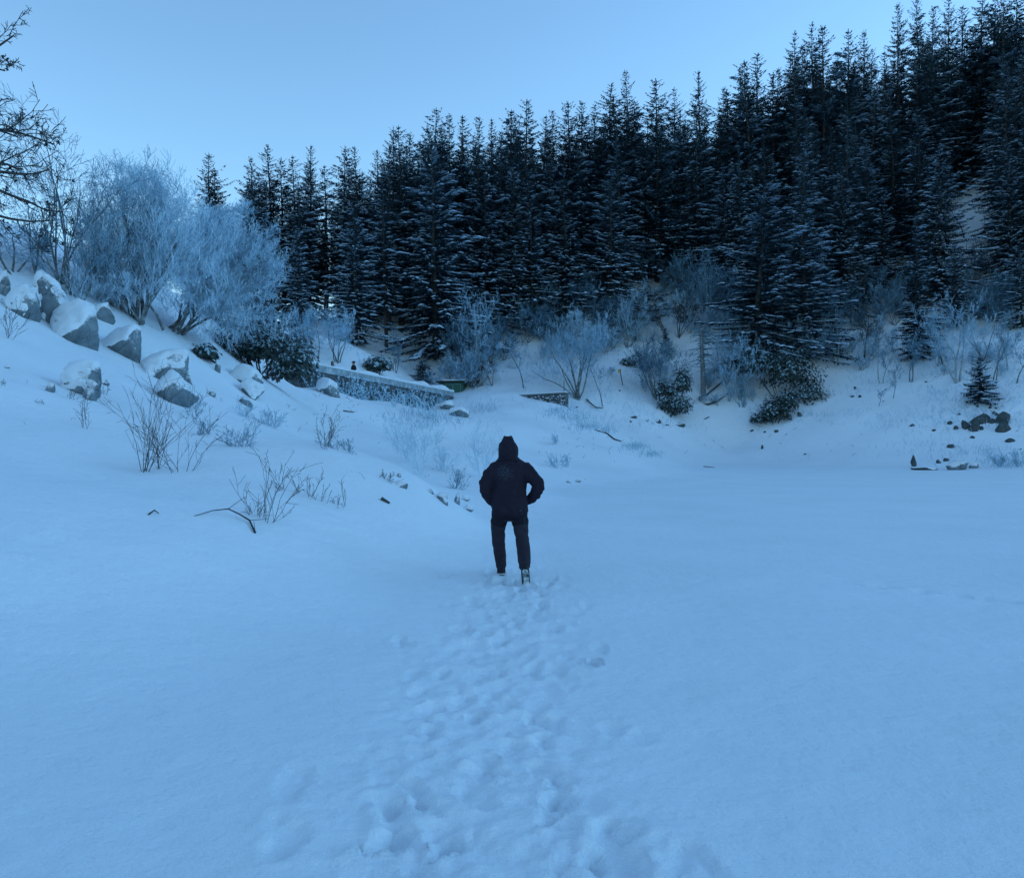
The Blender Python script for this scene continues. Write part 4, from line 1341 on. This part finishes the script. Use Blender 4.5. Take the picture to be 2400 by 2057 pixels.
# rime-white stalks leaning on the foot of the wall
wr = random.Random(19)
for i, (px, b, t) in enumerate([(930, 950, 905), (953, 962, 908), (985, 972, 925), (1000, 975, 918), (1012, 972, 930), (968, 965, 935)]):
    x, Y, z = hit(px, b + 4)
    bare_tree('frosted_stalk', x, Y - .3, z - .1, (b - t) / F * Y, 3, .35, 3000 + i, ['tall rime-white stalk against the middle of the dam wall', 'branched rime-white stalk right of the tall one at the dam wall', 'short rime-white stalk near the dam wall\'s right end',
              'slanting rime-white stalks crossing low at the dam wall\'s right end', 'last rime-white stalk at the dam wall\'s right end', 'stubby rime-white stalk between the others at the dam wall'][i], 'plant',
              prm(seg=[5, 3, 2], kids=[1.2, .8, 0], first=[1, 1, 0], ang=[(.4, .9), (.4, .9), (0, 0)], len=[.4, .5, .5], trop=[.05, .05, 0], rmin=.018), M['twig_snow'], M['twig_snow'], r0=.03, parts=('stems', 'twigs'))

# low retaining wall right of the path, stone by stone
A0 = P(1188, HY - 4.1 * F / 67.7, 67.7); A1 = P(1324, HY - 4.1 * F / 63.3, 63.3)
AL = sqrt((A1[0] - A0[0]) ** 2 + (A1[1] - A0[1]) ** 2)
aa = math.atan2(A1[1] - A0[1], A1[0] - A0[0])
ZL = EYE + 4.1
lw = empty('low_stone_wall', (A0[0], A0[1], ZL), 'low dark stone wall edging the path right of the shed', 'wall', None, aa)
link('coping', box_mesh('coping', 0, AL, -.06, .5, -.14, 0, M['wall_dark'], .015), lw)
link('wall_core', box_mesh('wall_core', .02, AL - .02, .02, .45, -1.7, -.143, M['wall_dark']), lw)
zrow = -.15
while zrow > -1.3:
    hr = rr.uniform(.22, .34); xs = rr.uniform(0, .2)
    while xs < AL - .15:
        ln = min(rr.uniform(.3, .7), AL - xs)
        o = link('stone', rr.choice(stones), lw)
        o.location = (xs, .016 + rr.uniform(-.03, .0), zrow - hr); o.scale = (ln - .04, 1, hr - .04)
        xs += ln
    zrow -= hr
link('snow_cap', box_mesh('snow_cap', -.03, AL - .05, .02, .52, .002, .10, M['cap'], .035), lw)
cl2 = Pillows()
for _ in range(95):
    q_ = rr.random() ** .6
    cl2.add((AL * q_, -.07 - rr.random() * .05, -.2 - rr.random() ** 1.2 * .9 * q_), (1, rr.uniform(-.2, .2), rr.uniform(-.5, .5)), rr.uniform(.06, .2), rr.uniform(.04, .1), rr.uniform(.04, .10))
link('snow_clumps', cl2.mesh('snow_clumps', M['cap']), lw)['kind'] = 'stuff'
x, Y, z = hit(1322, 925)
s = Segs(); s.poly([(0, 0, -.2), (.02, 0, 1.25)], .035, .03)
tag(link('wooden_post', s.mesh('wooden_post', M['wood'], 6), None, (x, Y + .3, z)), 'thin dark post at the right end of the low stone wall', 'post')

# ------------------------------------------------------------------ the green shed
Ys = 71.0
shx, shz = (1057 - CX) / F * Ys, EYE - (919 - HY) / F * Ys - .55
shed = empty('green_shed', (shx, Ys, shz), 'small flat-roofed green shed with double doors behind the dam wall', 'shed', None, radians(-12))
hh = (919 - 896) / F * Ys + .55
link('walls', box_mesh('walls', -1.02, 1.02, 0, 1.6, -.6, hh, M['green'], .015), shed)
link('roof', box_mesh('roof', -1.32, 1.36, -.32, 1.8, hh + .004, hh + .11, M['roof'], .012), shed)
link('snow_cap', box_mesh('snow_cap', -1.28, 1.32, -.27, 1.76, hh + .112, hh + .24, M['cap'], .05), shed)
for k, (a, b) in enumerate([(-.55, .17), (.19, .91)]):
    d = link('door', box_mesh('door', a, b, -.045, -.003, .1, hh - .12, M['green_door'], .012), shed)
    link('door_frame', box_mesh('door_frame', a + .08, b - .08, -.062, -.048, .2, hh - .22, M['green'], .004), d)
link('corner_post', box_mesh('corner_post', -1.06, -.92, -.03, .1, -.6, hh - .003, M['green'], .01), shed)
link('corner_post', box_mesh('corner_post', .95, 1.07, -.03, .1, -.6, hh - .003, M['green'], .01), shed)
x, Y, z = hit(1102, 913)
s = Segs(); u = Y / F
s.poly([(0, 0, -.1), (24 * u, .5, 22 * u)], .11, .11)
tag(link('leaning_plank', s.mesh('leaning_plank', M['wood'], 4), None, (x, Y, z)), 'dark beam leaning at the foot of the pale birch right of the shed', 'beam')

# sign on a leaning post
x, Y, z = hit(1461, 908)
u = Y / F
sg = empty('trail_sign', (x, Y, z), 'yellow sign on a thin leaning post on the far slope', 'sign')
s = Segs(); s.poly([(0, 0, -.2), (-8 * u, 0, 38 * u)], .045, .04)
link('post', s.mesh('post', M['wood'], 6), sg)
bx = -10 * u; bz_ = 36 * u
link('plate', box_mesh('plate', bx - 3.2 * u, bx + 2.2 * u, -.09, -.06, bz_ - 4.5 * u, bz_ + 4.0 * u, M['yellow'], .006), sg)
link('back_plate', box_mesh('back_plate', bx + 1.0 * u, bx + 3.6 * u, -.055, -.03, bz_ - 2.5 * u, bz_ + 4.6 * u, M['wood'], .006), sg)

# two small white plates on the trunk of the big spruce
x, Y, z = hit(1022, 842)
u = Y / F
pl = link('trail_plate', box_mesh('trail_plate', -.16, .16, -.02, 0, -.12, .12, M['white'], .008), None, (x + .12, Y - .42, EYE - (812 - HY) / F * Y))
tag(pl, 'square white trail plate on the big spruce trunk, the upper one', 'plate')
pl2 = link('trail_plate', box_mesh('trail_plate', -.10, .10, -.02, 0, -.08, .08, M['white'], .008), None, (x + .12, Y - .42, EYE - (818 - HY) / F * Y - .09))
tag(pl2, 'small white trail plate under the square one on the big spruce', 'plate')

# sawn log end at the foot of the snag
x, Y, z = hit(1641, 938)
s = Segs(); s.poly([(0, 0, .12), (.5, 1.3, .3)], .19, .17)
lg = empty('sawn_log', (x, Y - .2, z), 'sawn log with an orange cut end below the dead snag', 'log')
link('bark', s.mesh('bark', M['bark'], 10), lg)
V, Fc = ico(2)
link('cut_end', np_mesh('cut_end', V * np.array([.17, .02, .17]) + np.array([0, -.065, .115]), Fc, M['sawn'], True), lg)


# ------------------------------------------------------------------ people
def ring_loft(stations, sides=20, cap=True):
    """stations: (centre, half width vector, half depth vector)"""
    V, Fc = [], []
    for c, a, b in stations:
        for k in range(sides):
            t = 2 * pi * k / sides
            V.append([c[j] + a[j] * cos(t) + b[j] * sin(t) for j in range(3)])
    n = len(stations)
    for i in range(n - 1):
        for k in range(sides):
            k2 = (k + 1) % sides
            Fc.append((i * sides + k, i * sides + k2, (i + 1) * sides + k2, (i + 1) * sides + k))
    if cap:
        Fc.append(tuple(range(sides))[::-1]); Fc.append(tuple((n - 1) * sides + k for k in range(sides)))
    return V, Fc


def limb(pts, radii, flat=1.0, sides=16):
    st = []
    P3 = [np.array(p, float) for p in pts]
    for i, p in enumerate(P3):
        d = (P3[min(i + 1, len(P3) - 1)] - P3[max(i - 1, 0)]); d /= np.linalg.norm(d)
        ref = np.array([0, 1, 0]) if abs(d[1]) < .9 else np.array([1, 0, 0])
        u = np.cross(d, ref); u /= np.linalg.norm(u)
        w = np.cross(d, u)
        r_ = radii[i]
        st.append((p, u * r_, w * r_ * flat))
    a = st[0]; dd = (P3[1] - P3[0]); dd /= np.linalg.norm(dd)
    st = [(P3[0] - dd * radii[0] * .55, a[1] * .55, a[2] * .55)] + st
    b = st[-1]; dd = (P3[-1] - P3[-2]); dd /= np.linalg.norm(dd)
    st = st + [(P3[-1] + dd * radii[-1] * .55, b[1] * .55, b[2] * .55)]
    return ring_loft(st, sides)


def ell(c, r, sub=3):
    V, Fc = ico(sub)
    return (V * np.array(r) + np.array(c)).tolist(), [tuple(f) for f in Fc]


def torso(zs, sides=28):
    """zs: (z, cx, cy, rx, ry)"""
    return ring_loft([((cx, cy, z), (rx, 0, 0), (0, ry, 0)) for z, cx, cy, rx, ry in zs], sides)


def fuse(name, pieces, voxel, m, smooth=6, fold=0.0, seed=1, fscale=.09):
    V, Fc = [], []
    for v, f in pieces:
        o = len(V); V += [tuple(p) for p in v]; Fc += [tuple(i + o for i in q) for q in f]
    me = bpy.data.meshes.new(name); me.from_pydata(V, [], Fc); me.update()
    ob = bpy.data.objects.new(name, me); COL.objects.link(ob)
    a = ob.modifiers.new('r', 'REMESH'); a.mode = 'VOXEL'; a.voxel_size = voxel
    b = ob.modifiers.new('s', 'SMOOTH'); b.iterations = smooth; b.factor = .5
    dg = bpy.context.evaluated_depsgraph_get(); dg.update()
    out = bpy.data.meshes.new_from_object(ob.evaluated_get(dg))
    bpy.data.objects.remove(ob); bpy.data.meshes.remove(me)
    out.name = name
    n = len(out.vertices)
    co = np.empty(n * 3, np.float32); out.vertices.foreach_get('co', co); co = co.reshape(-1, 3).astype(float)
    if fold:
        no = np.empty(n * 3, np.float32); out.vertices.foreach_get('normal', no); no = no.reshape(-1, 3)
        q = np.abs(vnoise(co[:, 0] * 1.0 + co[:, 1] * .8, co[:, 2] * 1.5 + co[:, 0] * .7, fscale, seed)) * 2
        q2 = vnoise(co[:, 0] * 1.4 - co[:, 2] * .5, co[:, 2] * .9 + co[:, 1], fscale * .5, seed + 4)
        co = co + no * ((q - .5) * fold + q2 * fold * .5)[:, None]
        out.vertices.foreach_set('co', co.astype(np.float32).ravel())
    out.polygons.foreach_set('use_smooth', np.ones(len(out.polygons), dtype=bool))
    out.materials.clear(); out.materials.append(m)
    out.update()
    return out


MY = 10.1
man = empty('person', (0, MY, 0), 'man seen from behind walking away in a dark hooded jacket, hands in pockets', 'person')
gm = gz(0, MY)
# body under the clothes: one continuous figure (head, trunk, arms to the pocketed hands, legs)
body = fuse('body', [
    torso([(.80, -.03, 0, .13, .09), (.95, -.03, 0, .15, .10), (1.10, -.03, 0, .14, .095), (1.30, -.03, 0, .17, .105), (1.42, -.03, 0, .15, .085), (1.47, -.04, .02, .07, .065), (1.54, -.045, .04, .055, .06)]),
    ell((-.05, .06, 1.635), (.072, .092, .105)), ell((-.05, .155, 1.62), (.014, .022, .02), 2), ell((-.125, .06, 1.63), (.01, .02, .03), 2), ell((.025, .06, 1.63), (.01, .02, .03), 2),
    limb([(-.20, 0, 1.41), (-.36, -.03, 1.17), (-.25, .10, .96), (-.19, .14, .90)], [.05, .042, .032, .03]), limb([(.15, 0, 1.41), (.35, -.03, 1.19), (.23, .10, .98), (.16, .14, .91)], [.05, .042, .032, .03]),
    limb([(-.15, 0, .86), (-.172, .09, .52), (-.14, .27, .13)], [.062, .048, .036]), limb([(.09, 0, .86), (.122, -.055, .54), (.15, -.29, .22)], [.062, .046, .036])], .014, M['skin'], 4)
link('body', body, man)
# jacket with sleeves and raised hood
jk = fuse('jacket', [
    torso([(.775, -.03, .0, .215, .145), (.84, -.03, .0, .232, .165), (.96, -.03, -.005, .222, .16), (1.10, -.03, -.01, .21, .155), (1.24, -.028, -.015, .222, .165), (1.34, -.028, -.01, .238, .155), (1.41, -.028, .0, .235, .135), (1.455, -.03, .0, .195, .12), (1.49, -.035, .01, .150, .11), (1.53, -.045, .02, .105, .10)]),
    limb([(-.195, .0, 1.385), (-.265, -.03, 1.29), (-.325, -.045, 1.19), (-.328, -.02, 1.12), (-.28, .05, 1.03), (-.22, .12, .945)], [.098, .100, .092, .088, .080, .066]),
    limb([(.140, .0, 1.385), (.215, -.03, 1.31), (.315, -.045, 1.205), (.330, -.02, 1.145), (.285, .05, 1.045), (.20, .12, .965)], [.098, .096, .086, .082, .072, .060]),
    # hood
    torso([(1.49, -.045, .02, .118, .115), (1.55, -.05, .015, .126, .125), (1.62, -.052, .025, .127, .128), (1.69, -.052, .04, .104, .115), (1.74, -.05, .055, .076, .085), (1.775, -.05, .06, .060, .06)], 24),
    ell((-.098, .05, 1.772), (.016, .03, .016), 2), ell((-.006, .05, 1.776), (.016, .03, .014), 2)],
    .011, M['jacket'], 3, .016, 3, .11)
link('jacket', jk, man)
sm = Segs()
sm.poly([(-.165, -.085, 1.475), (-.11, -.118, 1.487), (-.045, -.130, 1.490), (.02, -.118, 1.487), (.075, -.085, 1.475)], .006, .006)
sm.poly([(-.245, -.150, .805), (-.15, -.166, .800), (-.03, -.172, .798), (.09, -.166, .800), (.185, -.150, .805)], .004, .004)
link('seam', sm.mesh('seam', M['trouser_dark'], 5), man)['kind'] = 'stuff'
# a small pale mark near the hem
j1 = box_mesh('logo_print', .095, .118, -.172, -.170, .862, .878, M['print'])
lgp = link('logo_print', j1, man)
# trousers
tz = fuse('trousers', [
    torso([(.72, -.03, 0, .14, .10), (.78, -.03, 0, .185, .125), (.90, -.03, 0, .18, .12)]),
    limb([(-.140, 0, .84), (-.172, .02, .70), (-.176, .07, .58), (-.172, .12, .45), (-.150, .19, .28), (-.140, .27, .12)], [.102, .101, .090, .083, .080, .070]),
    limb([(.078, 0, .84), (.108, -.01, .70), (.118, -.04, .58), (.133, -.08, .47), (.145, -.20, .32), (.153, -.30, .20)], [.106, .102, .087, .081, .083, .072]),
    ell((.218, -.22, .235), (.014, .03, .028), 2)],
    .011, M['trouser'], 3, .010, 8, .15)
link('trousers', tz, man)
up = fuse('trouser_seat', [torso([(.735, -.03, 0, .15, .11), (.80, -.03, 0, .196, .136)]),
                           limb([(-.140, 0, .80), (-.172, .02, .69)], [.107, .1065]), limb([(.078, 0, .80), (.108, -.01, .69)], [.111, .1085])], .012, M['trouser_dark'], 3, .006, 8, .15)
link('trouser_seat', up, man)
zp = Segs()
for q in [[(.150, -.105, .775), (.188, -.06, .775), (.200, -.075, .66), (.185, -.095, .63)], [(.150, -.105, .775), (.160, -.112, .66), (.185, -.095, .60)]]:
    zp.poly(q, .0022, .0022)
link('pocket_piping', zp.mesh('pocket_piping', M['print'], 4), man)
# boots: left flat on the snow with a pale heel band, right one heel up with the sole towards us
bl = fuse('boot', [limb([(-.138, .30, .10), (-.138, .30, .03)], [.055, .058]), limb([(-.138, .26, .0), (-.145, .38, .0), (-.155, .50, -.02)], [.05, .05, .044], .8)], .010, M['boot'], 3)
b1 = link('boot', bl, man)
link('sole_band', fuse('sole_band', [ring_loft([((-.138, .30, .012), (.062, 0, 0), (0, .07, 0)), ((-.138, .30, .034), (.060, 0, 0), (0, .068, 0))])], .008, M['sole_band'], 1), b1)
br = fuse('boot', [limb([(.155, -.30, .22), (.158, -.34, .15)], [.052, .05]), limb([(.158, -.37, .16), (.165, -.36, .06), (.17, -.33, -.04)], [.052, .052, .045], .75)], .010, M['boot'], 3)
b2 = link('boot', br, man)
so = fuse('snowy_sole', [limb([(.158, -.412, .165), (.166, -.405, .06), (.172, -.372, -.03)], [.040, .040, .034], .35)], .008, M['cap'], 2, .006, 5, .04)
so.materials[0] = M['sole']
link('snowy_sole', so, b2)
man.location.z = gm - .035


def far_person(px, py_top, Yp, hgt, label, cap, face, coat, coat_name):
    x = (px - CX) / F * Yp
    zt = EYE - (py_top - HY) / F * Yp
    root = empty('person', (x, Yp, zt - hgt), label, 'person', None, face)
    k = hgt / 1.76
    def sc(p): return [[c * k for c in v] for v in p[0]], p[1]
    bd = fuse('body', [sc(a) for a in [torso([(.82, 0, 0, .15, .10), (1.1, 0, 0, .14, .10), (1.35, 0, 0, .18, .10), (1.45, 0, 0, .09, .07), (1.52, 0, 0, .055, .055)]), ell((0, .01, 1.63), (.075, .095, .11)), ell((0, .105, 1.61), (.014, .02, .02), 2),
               limb([(-.19, 0, 1.4), (-.25, .0, 1.12), (-.22, .08, .88)], [.05, .042, .035]), limb([(.19, 0, 1.4), (.25, .0, 1.12), (.22, .08, .88)], [.05, .042, .035]),
               limb([(-.1, 0, .85), (-.11, .02, .45), (-.11, 0, .06)], [.09, .06, .05]), limb([(.1, 0, .85), (.11, .02, .45), (.11, .0, .06)], [.09, .06, .05])]], .02, M['skin'], 3)
    link('body', bd, root)
    ct = fuse('coat', [sc(a) for a in [torso([(.62, 0, 0, .21, .16), (.85, 0, 0, .22, .17), (1.1, 0, 0, .20, .16), (1.32, 0, 0, .225, .155), (1.43, 0, 0, .19, .13), (1.52, 0, 0, .085, .085)]),
               limb([(-.20, 0, 1.39), (-.28, -.02, 1.14), (-.24, .10, .90)], [.085, .075, .06]), limb([(.20, 0, 1.39), (.28, -.02, 1.14), (.24, .10, .90)], [.085, .075, .06])]], .018, coat, 3, .012, 3)
    link(coat_name, ct, root)
    tr = fuse('trousers', [sc(a) for a in [limb([(-.1, 0, .85), (-.11, .02, .45), (-.11, 0, .08)], [.11, .085, .075]), limb([(.1, 0, .85), (.11, .02, .45), (.11, 0, .08)], [.11, .085, .075])]], .02, M['trouser'], 2)
    link('trousers', tr, root)
    if cap:
        cp_ = fuse('cap', [sc(a) for a in [ell((0, .0, 1.69), (.088, .105, .075)), ell((0, .12, 1.675), (.06, .06, .014), 2)]], .012, M['coat_far'], 2)
        link('cap', cp_, root)
    else:
        hr = fuse('hair', [sc(a) for a in [ell((0, -.03, 1.645), (.09, .092, .115)), ell((0, -.07, 1.55), (.075, .05, .09))]], .012, M['hair'], 2)
        link('hair', hr, root)
    return root


far_person(829, 846, 49.0, 1.76, 'person in a dark coat and cap standing behind the dam wall, facing left', True, radians(80), M['coat_far'], 'coat')
far_person(780, 846, 47.5, 1.62, 'dark-haired person by the evergreen bush, only the head above the dam wall', False, radians(250), M['coat_far'], 'coat')

# ------------------------------------------------------------------ fine undergrowth, too many to count
lt = Segs()
lr = random.Random(91)
for (a0, a1, b0, b1, n_) in [(650, 960, 915, 1010, 70), (380, 700, 930, 1060, 40), (60, 420, 870, 1000, 24), (1120, 1500, 985, 1090, 30), (1500, 2400, 985, 1085, 60), (820, 1090, 1030, 1130, 24)]:
    for _ in range(n_):
        x, Y, z = hit(lr.uniform(a0, a1), lr.uniform(b0, b1))
        l = lr.uniform(.06, .30) * (Y / 40) ** .5; a = lr.uniform(0, 2 * pi); e = lr.uniform(.0, .9)
        m_ = (x + cos(a) * l * .5, Y + sin(a) * l * .5, z + l * e * .6 + .01)
        w_ = .00016 * Y
        lt.add((x, Y, z - .01), m_, w_ * 1.4, w_); lt.add(m_, (m_[0] + cos(a + .5) * l * .5, m_[1] + sin(a + .5) * l * .5, m_[2] + l * e * .2), w_, w_ * .6)
tag(link('twig_litter', lt.mesh('twig_litter', M['twig_dark'])), 'dark bits of stalk and twig poking through the snow of the slopes', 'litter', None, 'stuff')
ug, gs = Segs(), Segs()
ur = random.Random(55)
while len(ug.s) < 14000:
    px = ur.uniform(900, 2420); py = ur.uniform(760, 1000)
    if px < 1100 and py > 880: continue
    if 1180 < px < 1330 and py > 895: continue
    if fbm(px, py, 120, 8, 3) < .02: continue
    x, Y, z = hit(px, py)
    if Y < 58: continue
    for _ in range(10):
        xx = x + ur.gauss(0, .9); yy = Y + ur.gauss(0, .9); zz = gz(xx, yy)
        hgt = ur.uniform(.12, .5)
        a = ur.uniform(0, 2 * pi); t = ur.uniform(.2, 1.1)
        p = (xx, yy, zz - .03); m_ = (xx + cos(a) * t * hgt * .5, yy + sin(a) * t * hgt * .5, zz + hgt * .55); q = (xx + cos(a) * t * hgt, yy + sin(a) * t * hgt, zz + hgt)
        ug.add(p, m_, .013, .011); ug.add(m_, q, .011, .009)
        a2 = a + ur.uniform(-1.5, 1.5); l = hgt * .4
        ug.add(m_, (m_[0] + cos(a2) * l * .6, m_[1] + sin(a2) * l * .6, m_[2] + l * .7), .010, .008)
o = link('frosted_undergrowth', ug.mesh('frosted_undergrowth', M['twig_frost']))
tag(o, 'frosted twigs and bracken scattered over the far slope', 'undergrowth', None, 'stuff')
for (px, py, n, sx, sy) in [(1310, 968, 60, 22, 6), (1345, 985, 40, 20, 5), (1380, 1003, 60, 22, 6), (1420, 1012, 25, 15, 4), (1492, 1050, 60, 16, 5), (1530, 1068, 30, 12, 4), (1130, 960, 40, 25, 8), (1060, 985, 25, 25, 8), (990, 1000, 20, 30, 8), (2350, 1090, 50, 40, 5),
                            (2320, 1062, 30, 25, 6), (1010, 980, 30, 20, 8), (940, 985, 15, 30, 8), (1545, 1000, 30, 40, 8), (1900, 980, 40, 40, 10), (2150, 1050, 30, 40, 15), (2240, 1060, 30, 40, 15)]:
    for _ in range(n * 3):
        x, Y, z = hit(px + ur.gauss(0, sx), py + ur.gauss(0, sy))
        hgt = ur.uniform(.12, .4); a = ur.uniform(0, 2 * pi); t = ur.uniform(.2, 1.0)
        gs.poly([(x, Y, z - .03), (x + cos(a) * t * hgt * .4, Y, z + hgt * .6), (x + cos(a) * t * hgt, Y, z + hgt)], .011, .006)
o = link('frosted_grass', gs.mesh('frosted_grass', M['twig_frost']))
tag(o, 'frosted grass stalks along the embankment edge and shores', 'grass', None, 'stuff')
